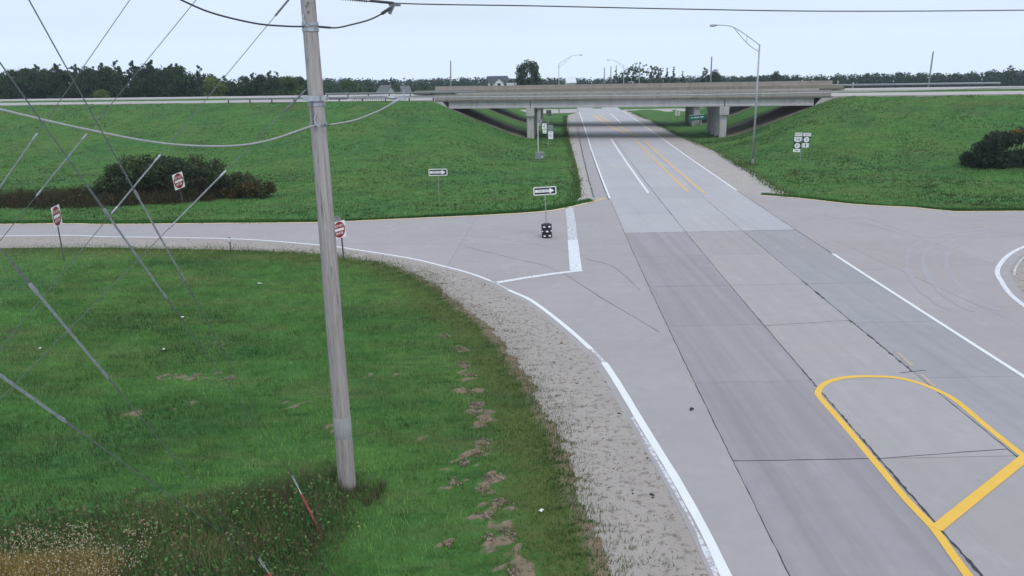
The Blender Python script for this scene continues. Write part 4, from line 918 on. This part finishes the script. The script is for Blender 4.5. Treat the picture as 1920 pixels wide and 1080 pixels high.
def tree(kind, seed, h, w, tones, n, size, label, name='tree', cat='tree'):
    """stands at the origin with height h; crown is leaf clumps on lobes, trunk tapered with limbs"""
    root = empty(name, (0, 0, 0)); tag(root, label, cat); r = random.Random(seed)
    if kind == 'round': lb = lobes_round(h, w, h*.16, 26, w*.17, seed)
    elif kind == 'dome':
        lb = [(0, 0, h*.93, w*.15)]
        for i in range(40):
            a = i*2.4+r.uniform(-.3, .3); t = (i+.5)/40; z = h*(.34+.56*t); d = w/2*math.sqrt(max(0, 1-((z/h-.42)/.56)**2))*r.uniform(.55, .92); lb.append((d*math.cos(a), d*math.sin(a), z, w*.125*r.uniform(.75, 1.2)))
    elif kind == 'pine':
        lb = []
        for i in range(22):
            t = i/21; z = h*(.42+.55*t); a = r.uniform(0, 6.28); d = w/2*(1-.75*t)*r.uniform(.4, 1.0); lb.append((d*math.cos(a), d*math.sin(a), z, w*.14*(1.1-.5*t)*r.uniform(.6, 1.2)))
    elif kind == 'cone':
        lb = []
        for i in range(16):
            t = i/15; a = i*2.4; d = w/2*(1-t)*.62; lb.append((d*math.cos(a), d*math.sin(a), h*(.10+.86*t), w*.20*(1.12-.85*t)))
    elif kind == 'airy':
        lb = []
        for i in range(46):
            a = r.uniform(0, 6.28); t = r.random(); d = w/2*r.uniform(.1, 1.0)*(1-.35*t); lb.append((d*math.cos(a), d*math.sin(a), h*(.30+.66*t), w*.07*r.uniform(.4, 1.3)))
    V, F, C = leaf_cloud(lb, n, size, tones, seed); np_mesh('crown', V, F, M['leaf'], C, parent=root, nside=4)
    mb = MB(); k = h*.014; mb.tube([(0, 0, -.5), (0, 0, h*.15), (r.uniform(-.2, .2), r.uniform(-.2, .2), h*.55), (0, 0, h*.92)], [k*1.4, k, k*.6, k*.15], 8)
    for q in lb[::2]:
        z0 = max(h*.18, q[2]-h*.18); mb.tube([(0, 0, z0), (q[0]*.5, q[1]*.5, (z0+q[2])/2), (q[0], q[1], q[2])], [k*.4, k*.25, k*.08], 5, False)
    mb.build('trunk', M['bark'], root); return root
def put(t, x, y, h, top, base=None, rz=None, label=None, first=False, wide=1.0, group=None):
    z = GZ(x, y)-.2; s = (top-z)/h; o = dup(t, (x, y, z), rz if rz is not None else random.uniform(0, 6.28), (s*wide, s*wide, s), label)
    if group: o['group'] = group
    return o
def drop(t):
    for ch in list(t.children): bpy.data.objects.remove(ch)
    bpy.data.objects.remove(t)
T_d = tree('dome', 33, 13, 10, DARK, 5200, .25, 'x')
T_r = [tree('round', 20+i, 13, 9.5, DARK, 4200, .27, 'x') for i in range(4)]
T_g = [tree('round', 40+i, 12, 9.5, (GREEN, YEL)[i % 2], 4200, .25, 'x') for i in range(2)]
T_p = [tree('pine', 60+i, 15, 6.0, DARK, 2200, .20, 'x') for i in range(3)]
T_c = [tree('cone', 80+i, 11, 4.5, DARK, 2200, .20, 'x') for i in range(2)]
T_a = [tree('airy', 90+i, 13, 7.5, (DARK, PALE)[i % 2], 1900, .19, 'x') for i in range(3)]
# the wood beyond the highway on the left
skyline = [(-130, 131), (0, 130), (50, 129), (100, 124), (150, 127), (200, 124), (230, 124), (280, 121), (330, 123), (380, 128), (405, 140), (440, 149), (470, 142), (510, 137), (540, 140), (585, 148)]
SK = [(-150.04, 13.21), (-132.08, 13.01), (-125.17, 13.01), (-118.26, 13.55), (-111.34, 13.02), (-104.43, 13.29), (-100.27, 13.22), (-93.35, 13.49), (-86.43, 13.1), (-79.5, 12.3), (-76.04, 10.64), (-71.19, 9.35), (-67.03, 10.21), (-61.49, 10.78), (-57.33, 10.3), (-51.08, 9.11)]
xs = [p[0] for p in SK]; zs = [p[1] for p in SK]; k = 0; x = xs[0]
while x < xs[-1]:
    y = 212+random.uniform(-5, 8); t = T_r[k % 4]; top = float(np.interp(x*215/y, xs, zs))+random.uniform(-1.5, .3)
    put(t, x, y, 13, top, label='dark green tree in the dense wood beyond the highway, left of the pole', wide=random.uniform(.8, 1.1), group='trees of the left wood'); x += random.uniform(2.6, 4.2); k += 1
PINES = [(-127.53, 14.3), (-122.11, 14.34), (-120.39, 14.17), (-114.68, 14.06), (-107.82, 14.21), (-103.82, 14.82), (-101.11, 14.77), (-96.82, 14.83), (-94.96, 14.52), (-90.96, 13.76), (-87.81, 13.71), (-83.24, 13.21), (-69.21, 11.03), (-63.92, 11.35), (-62.06, 11.18)]
for i, (x, top) in enumerate(PINES):
    put(T_p[i % 3], x, 222+random.uniform(-2, 4), 15, top+.2, label='taller open-crowned tree rising above the left wood', group='tall trees above the left wood', wide=.8)
x, top = (-72.32, 10.26); put(T_g[1], x, 203, 12, top, label='yellowish green rounded tree in front of the left wood', wide=.95)
x, top = (-52.68, 10.16); put(T_g[0], x, 200, 12, top, label='broad light green tree just left of the wooden pole', wide=1.15)
x, top = (-99.9, 7.61); put(T_g[1], x, 203, 12, top, label='low yellowish bush at the foot of the left wood', wide=1.3)
# lone and grouped trees behind the bridge
x, top = (6.3, 13.27); put(T_d, x, 262, 13, top, label='large lone round tree above the middle of the bridge', wide=.90, rz=1.0)
x, top = (-54.42, 8.18); put(T_g[0], x, 280, 12, top, label='green rounded tree right behind the wooden pole', wide=1.5)
x, top = (-50.95, 8.64); put(T_a[0], x, 300, 13, top, label='thin tree standing above the two small houses', wide=.8)
x, top = (-42.04, 8.85); put(T_p[0], x, 300, 15, top, label='thin tree beside the right small house', wide=.8)
for i, (x, top, lb) in enumerate(zip(*zip(*[(42.56, 11.02), (45.48, 12.63), (48.2, 11.84), (41.2, 9.93)]), ('spindly dark tree group by the pale pole, second from left', 'tallest spindly dark tree beside the pale distant pole', 'spindly dark tree just right of the pale distant pole', 'leftmost low tree of the spindly group'))):
    put(T_a[0], x, 296+i*3, 13, top, label=lb, wide=.9)
for x, top, lb in zip(*zip(*[(54.02, 11.43), (56.43, 10.81)]), ('pale open-crowned tree between the spindly group and the conifers, left one', 'pale open-crowned tree between the spindly group and the conifers, right one')):
    put(T_a[1], x, 310, 13, top, label=lb, wide=.75)
for i, (x, top, lb) in enumerate(zip(*zip(*[(58.68, 10.37), (61.06, 10.7), (64.42, 9.13)]), ('pointed dark conifer, left of the close pair', 'pointed dark conifer, right of the close pair', 'small pointed dark conifer right of the pair'))):
    put(T_c[i % 2], x, 305, 11, top, label=lb, wide=.9)
x, top = (69.33, 10.12); put(T_p[1], x, 290, 15, top, label='lopsided tree just left of the dark pole with side lamps', wide=1.1)
x, top = (72.84, 9.15); put(T_r[1], x, 292, 13, top, label='rounded tree behind the dark pole with side lamps', wide=.8)
x, top = (106.72, 8.14); put(T_r[2], x, 330, 13, top, label='rounded tree standing just above the right tree line', wide=.7)
x, top = (182.99, 8.81); put(T_a[2], x, 300, 13, top, label='open-crowned tree above the right wood at the right edge', wide=.8)
# continuous far woods: one mass each
def far_wood(name, label, pts, Y, depth, tones, seed, n, size, lobe):
    """pts: (x, crown top z); a belt of crowns along y=Y"""
    r = random.Random(seed); xs = [p[0] for p in pts]; zs = [p[1] for p in pts]; lb = []; x = xs[0]
    while x < xs[-1]:
        for q in range(3):
            top = float(np.interp(x, xs, zs))+r.uniform(-.9, .4)*lobe*.6; dy = r.uniform(0, depth); rr = lobe*r.uniform(.7, 1.2)
            lb.append((x+r.uniform(-1, 1)*lobe*.5, Y+dy, top-rr, rr)); lb.append((x, Y+dy-.4*lobe, top-rr*2.4, rr*1.15)); lb.append((x, Y+dy, top-rr*4.0, rr*1.25))
        x += lobe*.75
    V, F, C = leaf_cloud(lb, n, size, tones, seed, .95, .35); o = np_mesh(name, V, F, M['leaf'], C, nside=4); tag(o, label, 'wood', kind='stuff')
HAZY = [(.036, .066, .046), (.046, .080, .050), (.058, .094, .056)]
far_wood('wood', 'dark mass of wood behind the front trees on the left', [(-166.37, 12.8), (-142.53, 12.51), (-127.61, 13.09), (-112.68, 12.81), (-100.73, 13.02), (-85.79, 11.75), (-76.82, 8.56), (-66.35, 10.09), (-54.37, 8.28)], 224, 14, DARK, 3, 26000, .55, 2.6)
far_wood('wood', 'distant tree line from the wooden pole to the lone tree', [(-158.77, 8.08), (-111.81, 7.54), (-84.95, 6.72), (-64.8, 6.02), (-41.28, 6.23), (-17.75, 6.12), (2.42, 5.42), (19.24, 4.46)], 520, 30, HAZY, 5, 42000, .62, 2.6)
far_wood('wood', 'low belt of nearer trees and hedges behind the left guardrail', [(-83.73, 8.17), (-70.95, 6.9), (-58.17, 6.05), (-43.26, 5.97), (-32.6, 5.16), (-17.67, 5.29), (-4.87, 5.26)], 326, 14, HAZY+[GREEN[0]], 6, 24000, .40, 2.2)
far_wood('wood', 'distant tree line behind the spindly trees and conifers', [(2.61, 5.05), (35.22, 4.79), (60.59, 4.32), (89.61, 4.49), (125.9, 3.81), (144.05, 4.18), (169.47, 3.36), (191.28, 3.65)], 560, 30, HAZY, 7, 42000, .62, 2.6)
far_wood('wood', 'nearer belt of trees behind the centre of the bridge', [(-0.62, 4.81), (12.58, 5.85), (23.58, 4.36), (38.99, 4.5), (50.0, 6.43), (61.01, 6.22), (76.44, 5.51), (94.07, 4.76), (107.31, 4.09)], 336, 14, HAZY, 8, 24000, .40, 2.4)
far_wood('wood', 'long even wood beyond the highway on the right', [(110.67, 5.28), (121.05, 5.59), (130.14, 6.17), (141.82, 4.96), (157.4, 4.92), (178.18, 5.29), (193.78, 5.75), (209.38, 4.96), (227.59, 5.12), (240.6, 5.88), (261.43, 6.0), (310.94, 7.08)], 396, 24, HAZY, 9, 90000, .50, 2.6)
for t in T_r+T_g+T_p+T_c+T_a+[T_d]: drop(t)

# ---- shrubs
def shrub(label, c, lobes, n, size, tones, seed, extra=None):
    root = empty('shrub', c); tag(root, label, 'shrub'); V, F, C = leaf_cloud(lobes, n, size, tones, seed, .9)
    k = V.reshape(-1, 4, 3).mean(1)[:, 2] > -.1; V = V.reshape(-1, 4, 3)[k].reshape(-1, 3); C = C.reshape(-1, 4, 4)[k].reshape(-1, 4); F = np.arange(len(V)).reshape(-1, 4)
    np_mesh('foliage', V, F, M['leaf'], C, parent=root, nside=4)
    mb = MB()
    for q in lobes: mb.tube([(q[0]*.6, q[1]*.6, -.3), (q[0]*.8, q[1]*.8, q[2]*.5), (q[0], q[1], q[2]+q[3]*.5)], [.05, .035, .015], 5, False)
    mb.build('stem', M['bark'], root)
    if extra is not None: V, F, C = leaf_cloud(*extra); np_mesh('blossom', V, F, M['leaf'], C, parent=root, nside=4)
BUSH = [(.050, .074, .034), (.064, .092, .038), (.088, .110, .042), (.100, .092, .046), (.054, .074, .040)]
lb = []; r = random.Random(5)
for i in range(60):
    x = r.uniform(-5.6, 6.2); h = 4.0*math.sqrt(max(0, 1-(x/7.0)**2))*(1.0 if x < 2 else .92); y = r.uniform(-1.8, 2.6); z = r.uniform(.4, 1.0)*max(.5, h-.9*abs(y)*.5); lb.append((x, y, z, r.uniform(.55, .95)))
bx, by = (-30.01, 71)
shrub('large dark rounded thicket behind the middle sign beyond the ramp', (bx, by, gz(bx, by)), lb, 20000, .11, BUSH, 11)
lb = [(r.uniform(-2.2, 2.2), r.uniform(-.8, .8), r.uniform(.3, 1.0), r.uniform(.35, .6)) for _ in range(22)]; bx2, by2 = (-23.14, 70)
shrub('low reddish brown shrub at the right end of the thicket', (bx2, by2, gz(bx2, by2)), lb, 3600, .09, [(.075, .055, .028), (.06, .07, .025), (.10, .07, .03)], 12)
lb = []
for i in range(64):
    x = r.uniform(-3.4, 5.0); h = 3.6*math.sqrt(max(0, 1-((x-.8)/4.6)**2)); lb.append((x, r.uniform(-1.6, 1.8), r.uniform(.12, .95)*h, r.uniform(.5, .85)))
bx3, by3 = (48.58, 77.82)
shrub('dark shrub with orange blossom on the grass at the right edge', (bx3, by3+1.5, gz(bx3, by3+1.5)), lb, 16000, .11, [(.032, .050, .032), (.042, .060, .036), (.054, .070, .042)], 13,
      ([(.3+i*.42, -.7, 3.35+.1*math.sin(i*2), .34) for i in range(4)], 300, .08, [(.24, .13, .04), (.28, .17, .05), (.18, .10, .035)], 14))

# ---- grass, weeds and loose stones (nobody could count them)
def blades(x, y, z, h, w, C, lean=.45, seed=1):
    r = np.random.default_rng(seed); n = len(x); a = r.uniform(0, 6.283, n); la = r.uniform(0, 6.283, n); ll = h*lean*r.random(n)
    dx, dy = np.cos(a)*w/2, np.sin(a)*w/2; V = np.empty((n, 3, 3)); V[:, 0] = np.stack([x-dx, y-dy, z-.02], 1); V[:, 1] = np.stack([x+dx, y+dy, z-.02], 1)
    V[:, 2] = np.stack([x+np.cos(la)*ll, y+np.sin(la)*ll, z+h], 1)
    return V.reshape(-1, 3), np.arange(3*n).reshape(n, 3), np.repeat(np.hstack([C, np.ones((n, 1))]), 3, 0)
def turf_tone(x, y, dry, r):
    n = len(x); b = fbm(x, y, 3.0); a = fbm(x, y, 16.); k = vnoise(x, y, .6)
    C = np.array([.080, .192, .050])[None]*(1-b[:, None])+np.array([.126, .258, .068])[None]*b[:, None]
    f = np.clip((a-.5)*3, 0, .6)[:, None]; C = C*(1-f)+np.array([.158, .250, .062])*f
    f = np.clip((.55*vnoise(x*.45, y*1.4, 2.2)+.45*vnoise(x*.5, y*1.5, .8)-.50)*4, 0, .75)[:, None]; C = C*(1-f)+np.array([.170, .180, .075])*f
    f = np.clip(dry*1.1, 0, .85)[:, None]*(.35+.65*r.random((n, 1))); C = C*(1-f)+np.array([.160, .180, .062])*f
    k2 = vnoise(y, x, .21)[:, None]; k3 = np.clip(fbm(x*.7, y, 3.6)*2.4-.38, .42, 1.22)[:, None]; return C*k3*(.34+.55*k[:, None]+.65*k2**1.3+1.2*r.random((n, 1))**4)
def lawn(name, label, x0, x1, y0, y1, n, hh, ww, seed, keep=None, clump=1, spread=0.):
    r = np.random.default_rng(seed); m_ = n//clump; x = r.uniform(x0, x1, m_); y = y0+(y1-y0)*r.random(m_)**1.25
    if clump > 1:
        x = np.repeat(x, clump)+r.normal(0, spread, m_*clump); y = np.repeat(y, clump)+r.normal(0, spread, m_*clump)
    k = ~paved(x, y)
    if keep is not None: k &= keep(x, y)
    x, y = x[k], y[k]; so, dr, we, be = masks(x, y); jit = r.random(len(x))*.5
    k = (so < .32+jit*1.1) & (be < .4); x, y, dr = x[k], y[k], dr[k]
    tall = .35+.7*fbm(x, y, 1.7)+.7*vnoise(x, y, .30); h = r.uniform(*hh, len(x))*tall*(1-.45*np.clip(dr, 0, 1)); w = r.uniform(*ww, len(x))
    V, F, C = blades(x, y, ground_z(x, y), h, w, turf_tone(x, y, dr, r), .7, seed)
    tag(np_mesh(name, V, F, M['blade'], C), label, 'grass', kind='stuff')
lawn('grass', 'short mown grass of the near left verge', -24, 5, 11, 49, 330000, (.06, .17), (.012, .024), 21)
lawn('grass', 'grass at the far left end of the near verge', -62, -24, 20, 52, 60000, (.07, .16), (.03, .05), 22)
def above(x, y): u, s = us(x, y); return (s < .3) & (y > 50) & ~((np.abs(u) < 8) & (s > -8))
lawn('grass', 'rough grass of the embankment slope left of the road', -112, 12, 54, 152, 190000, (.07, .17), (.05, .12), 23, above, 3, .10)
lawn('grass', 'rough grass of the embankment slope right of the road', 20, 92, 55, 128, 130000, (.07, .17), (.05, .12), 24, above, 3, .10)
def along(name, label, pl, n, off, sd, hh, ww, seed, tone):
    r = np.random.default_rng(seed); P = np.array(pl); seg = np.hypot(*np.diff(P, axis=0).T); cs = np.concatenate([[0], np.cumsum(seg)]); d = r.uniform(0, cs[-1], n)
    x = np.interp(d, cs, P[:, 0]); y = np.interp(d, cs, P[:, 1]); tx_ = np.interp(d+.3, cs, P[:, 0])-x; ty_ = np.interp(d+.3, cs, P[:, 1])-y; l = np.hypot(tx_, ty_)+1e-6
    o = off+r.normal(0, sd, n)*(.4+1.2*vnoise(d, d*0, 1.1)); x, y = x-ty_/l*o, y+tx_/l*o
    C = np.array(tone)[r.integers(0, len(tone), n)]*(.6+.7*r.random((n, 1))); V, F, C = blades(x, y, np.maximum(ground_z(x, y), -.03), r.uniform(*hh, n), r.uniform(*ww, n), C, .8, seed)
    tag(np_mesh(name, V, F, M['blade'], C), label, 'grass', kind='stuff')
GT = [(.046, .145, .034), (.070, .19, .046), (.12, .165, .05), (.15, .145, .065)]
along('grass', 'taller grass fringe along the far edge of the left ramp', ramp_far[:-3], 26000, .28, .16, (.12, .30), (.03, .06), 31, GT[:2])
along('grass', 'taller grass fringe along the far edge of the loop ramp', right_far[3:], 16000, .28, .16, (.10, .26), (.03, .06), 32, GT[:2])
along('grass', 'ragged grass fringe along the gravel shoulder', grass_edge, 34000, -.22, .55, (.05, .17), (.012, .03), 33, GT)
along('grass', 'ragged dry tufts growing in the gravel beside the ramp', cut(grass_edge, .35, .72), 2600, .75, .40, (.03, .09), (.015, .035), 34, GT[2:]+[(.06, .055, .035)])
along('grass', 'ragged grass fringe along the right shoulder', right_shoulder, 5000, -.3, .3, (.10, .25), (.04, .09), 35, GT)
along('grass', 'ragged grass fringe along the left shoulder', left_shoulder, 5000, -.35, .3, (.10, .25), (.04, .09), 36, GT)
def weeds(name, label, poly, n, hh, ww, tones, seed, lean=.5, leaves=0, lsize=.05, mat='blade', soft=.3):
    r = np.random.default_rng(seed); P = np.array(poly); x = r.uniform(P[:, 0].min()-.4, P[:, 0].max()+.4, n*2); y = r.uniform(P[:, 1].min(), P[:, 1].max()+.4, n*2)
    k = in_poly(x+(vnoise(x, y, .8)-.5)*1.2, y+(vnoise(y, x, .9)-.5)*1.2, poly) & ~paved(x, y) & (r.random(len(x)) < .12+dist_line(x, y, list(poly)+[poly[0]])/soft); x, y = x[k][:n], y[k][:n]; m_ = len(x)
    tall = (.35+1.0*fbm(x, y, 1.6))*np.clip(dist_line(x, y, list(poly)+[poly[0]])/.9, .25, 1); h = r.uniform(*hh, m_)*tall; T_ = np.array(tones); ti = np.clip((fbm(x, y, 1.9)*1.5-.25)*len(T_)+r.normal(0, .9, m_), 0, len(T_)-1).astype(int)
    C = T_[ti]*(.55+.8*r.random((m_, 1))); z = ground_z(x, y); V, F, C = blades(x, y, z, h, r.uniform(*ww, m_), C, lean, seed); o = np_mesh(name, V, F, M[mat], C); tag(o, label, 'weeds', kind='stuff')
    if leaves:
        j = r.integers(0, m_, leaves); lb = np.stack([x[j], y[j], z[j]+h[j]*r.uniform(.35, 1.0, leaves), np.full(leaves, .10)], 1); V, F, C = leaf_cloud(lb, leaves, lsize, tones, seed+1); np_mesh('weed_leaves', V, F, M['leaf'], C, parent=o, nside=4)
WT = [(.15, .125, .075), (.10, .19, .060), (.080, .215, .060), (.17, .14, .085), (.11, .24, .068), (.26, .23, .11), (.16, .26, .085)]
weeds('tall_weeds', 'tall mixed brown and green weeds around the pole foot', weed_poly, 52000, (.12, .66), (.012, .028), WT, 41, .7, 15000, .036, soft=1.8)
weeds('tall_weeds', 'fine weeds hugging the foot of the wooden pole', [(-5.0, 17.6), (-3.9, 17.5), (-3.7, 18.7), (-4.9, 19.1)], 2200, (.35, .95), (.012, .025), [WT[0], WT[3], WT[1], (.11, .085, .05)], 42, .4)
weeds('foxtail_grass', 'dry tan foxtail grass in the lower left corner', fox_poly, 30000, (.60, .90), (.012, .024), [(.52, .37, .13), (.42, .31, .12), (.26, .24, .09), (.58, .43, .19)], 43, .5)
r = np.random.default_rng(44); P = np.array(fox_poly); x = r.uniform(P[:, 0].min(), P[:, 0].max(), 9000); y = r.uniform(P[:, 1].min(), P[:, 1].max(), 9000)
k = in_poly(x+(vnoise(x, y, .7)-.5)*1.6, y+(vnoise(y, x, .7)-.5)*1.6, fox_poly); x, y = x[k][:5200], y[k][:5200]; n = len(x); z = ground_z(x, y)+r.uniform(.40, .75, n)
V = []; F = []; C = []; a = r.uniform(0, 6.28, n); L = r.uniform(.05, .10, n); ww = r.uniform(.009, .015, n)
ring = [(1, 0), (-.5, .87), (-.5, -.87)]; cx, sx = np.cos(a), np.sin(a); b0 = np.stack([x, y, z], 1); tip = b0+np.stack([cx*L*.8, sx*L*.8, L*.15+0*L], 1); mid = b0+np.stack([cx*L*.35, sx*L*.35, L*.55], 1)
Vs = np.empty((n, 5, 3)); Vs[:, 0] = b0; Vs[:, 4] = tip
for i, (p, q) in enumerate(ring): Vs[:, 1+i] = mid+np.stack([-sx*q*ww, cx*q*ww, p*ww], 1)
Fb = np.array([(0, 2, 1), (0, 3, 2), (0, 1, 3), (4, 1, 2), (4, 2, 3), (4, 3, 1)]); Fs = (np.arange(n)[:, None, None]*5+Fb[None]).reshape(-1, 3)
Cc = np.array([(.62, .52, .34), (.50, .40, .22), (.70, .62, .46)])[r.integers(0, 3, n)]*(.7+.5*r.random((n, 1))); Cs = np.repeat(np.hstack([Cc, np.ones((n, 1))]), 5, 0)
tag(np_mesh('seed_heads', Vs.reshape(-1, 3), Fs, M['dry'], Cs), 'pale nodding seed heads above the dry foxtail', 'seed heads', kind='stuff')
weeds('tall_weeds', 'brown weedy strip beyond the left ramp below the thicket', strip_poly, 26000, (.55, 1.25), (.04, .09), [(.085, .060, .034), (.060, .060, .028), (.045, .060, .024), (.11, .08, .045)], 45, .4, 9000, .09)
weeds('tall_weeds', 'reddish dry weed tuft before the right sign', [(26.8, 77.02), (27.71, 75.68), (29.49, 81.0), (28.53, 81.82)], 500, (.3, .7), (.04, .08), [(.13, .085, .05), (.09, .09, .04)], 46)
weeds('tall_weeds', 'dry weed tuft around the foot of the right street lamp', [(24.34, 83.96), (25.95, 83.21), (26.88, 86.32), (25.56, 87.71)], 500, (.2, .5), (.04, .08), [(.13, .10, .05), (.08, .09, .04)], 47)
weeds('tall_weeds', 'thin weeds round the short marker post at the ramp edge', [(-17.27, 47.52), (-16.01, 47.12), (-16.57, 48.36), (-17.49, 48.44)], 300, (.15, .4), (.02, .04), [(.10, .09, .05), (.06, .08, .03)], 48)

def stones(name, label, x, y, z, s, C, seed, cat='gravel'):
    r = np.random.default_rng(seed); n = len(x); base = np.array([(1, 0, 0), (0, 1, 0), (-1, 0, 0), (0, -1, 0), (0, 0, .8), (0, 0, -.5)]); V = base[None]*s[:, None, None]*(.6+.7*r.random((n, 6, 3)))
    V += np.stack([x, y, z], 1)[:, None]; Fb = np.array([(0, 1, 4), (1, 2, 4), (2, 3, 4), (3, 0, 4), (1, 0, 5), (2, 1, 5), (3, 2, 5), (0, 3, 5)]); F = (np.arange(n)[:, None, None]*6+Fb[None]).reshape(-1, 3)
    tag(np_mesh(name, V.reshape(-1, 3), F, M['stone'], np.repeat(np.hstack([C, np.ones((n, 1))]), 6, 0)), label, cat, kind='stuff')
r = np.random.default_rng(51); n = 60000; ge = np.array(grass_edge); x = r.uniform(-14, 4.5, n); y = r.uniform(12, 48, n); d = dist_line(x, y, grass_edge); de = dist_line(x, y, ramp_edge)
k = in_poly(x, y, shoulder_poly) & (r.random(n) < np.clip(1.1-d*.40, .2, 1)*np.clip(.35+1.8*(fbm(x, y, 1.4)-.38), .06, 1)); x, y = x[k], y[k]; n = len(x)
C = np.array([(.36, .34, .32), (.24, .22, .20), (.07, .06, .05), (.10, .085, .06), (.48, .46, .44)])[r.choice(5, n, p=[.30, .22, .24, .14, .10])]
stones('gravel', 'loose stones and dirt crumbs on the gravel shoulder', x, y, np.full(n, -.006), .008+.028*r.random(n)**3, C, 52)
n = 700; x = r.uniform(-8, 4.5, n*4); y = r.uniform(13, 47, n*4); k = in_poly(x, y, shoulder_poly) & (r.random(n*4) < np.clip(1.6*(fbm(x, y, 1.1)-.40), 0, 1)); x, y = x[k], y[k]; n = len(x)
stones('dirt_clods', 'dark dirt clods scattered over the gravel shoulder', x, y, np.full(n, .0), .015+.04*r.random(n)**2, np.array([(.06, .05, .038), (.10, .085, .06), (.05, .055, .03)])[r.integers(0, 3, n)], 55)
n = 900; t = r.random(n); sx_, sy_, sr_ = np.array(soil_spots).T; j = r.integers(0, 24, n); x = sx_[j]+r.normal(0, 1, n)*sr_[j]*.5; y = sy_[j]+r.normal(0, 1, n)*sr_[j]*.6
stones('soil_crumbs', 'brown soil crumbs on the turned-up patches in the grass', x, y, ground_z(x, y)+.01, .02+.045*r.random(n)**2, np.array([(.22, .165, .125), (.30, .235, .185), (.16, .12, .09)])[r.integers(0, 3, n)], 53, 'soil')

# ---- small debris
def scrap(name, loc, w, d, mat, rz, label, cat):
    mb = MB(); n = 4
    vs = [((i/3-.5)*w, (j/3-.5)*d, .012+.03*random.random()) for j in range(n) for i in range(n)]; vs2 = [(x, y, z+.006) for x, y, z in vs]
    q = [(j*n+i, j*n+i+1, (j+1)*n+i+1, (j+1)*n+i) for j in range(3) for i in range(3)]
    mb.add(vs, [f[::-1] for f in q]); mb.add(vs2, q); o = mb.build(name, mat, None, origin=(0, 0, 0)); o.location = loc; o.rotation_euler.z = rz; tag(o, label, cat, 'bits of litter in the grass')
for (x, y), w, d, a, lb in zip([(-12.97, 39.86), (-14.7, 34.06), (-13.75, 29.83), (-18.86, 30.25), (0.6, 17.21)], (.30, .16, .10, .10, .12), (.10, .12, .08, .08, .08), (-.5, .1, .4, .2, 1.), ('pale strip of litter in the grass left of the pole', 'white scrap of litter between the two long guy rods', 'tiny white scrap of litter left of the guy wire', 'small white scrap of litter near the left edge', 'pale scrap lying beside the gravel shoulder')):
    scrap('litter', (x, y, gz(x, y)+.04), w, d, M['sign_white'], a, lb, 'litter')
x, y = (5.52, 22.95); mb = MB(); mb.tube([(x-.05, y-.03, .03), (x-.03, y+.05, .045), (x+.03, y+.09, .035), (x+.06, y+.06, .03)], [.02, .04, .035, .02], 7); tag(mb.build('tyre_scrap', M['rubber']), 'small black curl of rubber lying on the near lane', 'debris')
x, y = (3.39, 17.91); mb = MB(); mb.tube([(x-.04, y+.05, .01), (x, y, .03), (x+.05, y-.07, .02)], [.015, .025, .015], 6); tag(mb.build('dark_clod', M['rubber']), 'dark clod lying on the gravel beside the white line', 'debris')

# ---- the air: a thin even haze that pales the far woods
mb = MB(); mb.box((0, 0, 0), (1500, 760, 36)); hz = mb.build('haze', None, None, origin=(0, 0, 0)); hz.location = (0, 300, 10)
m, nt, n, l, bs = new_mat('haze_air'); n.remove(bs); pvol = n.new('ShaderNodeVolumePrincipled'); pvol.inputs['Color'].default_value = (.80, .90, 1.0, 1); pvol.inputs['Density'].default_value = .00024; pvol.inputs['Anisotropy'].default_value = .2
l.new(pvol.outputs[0], n['Material Output'].inputs['Volume']); hz.data.materials.append(m); tag(hz, 'thin pale haze over the far woods and fields', 'haze', kind='stuff')
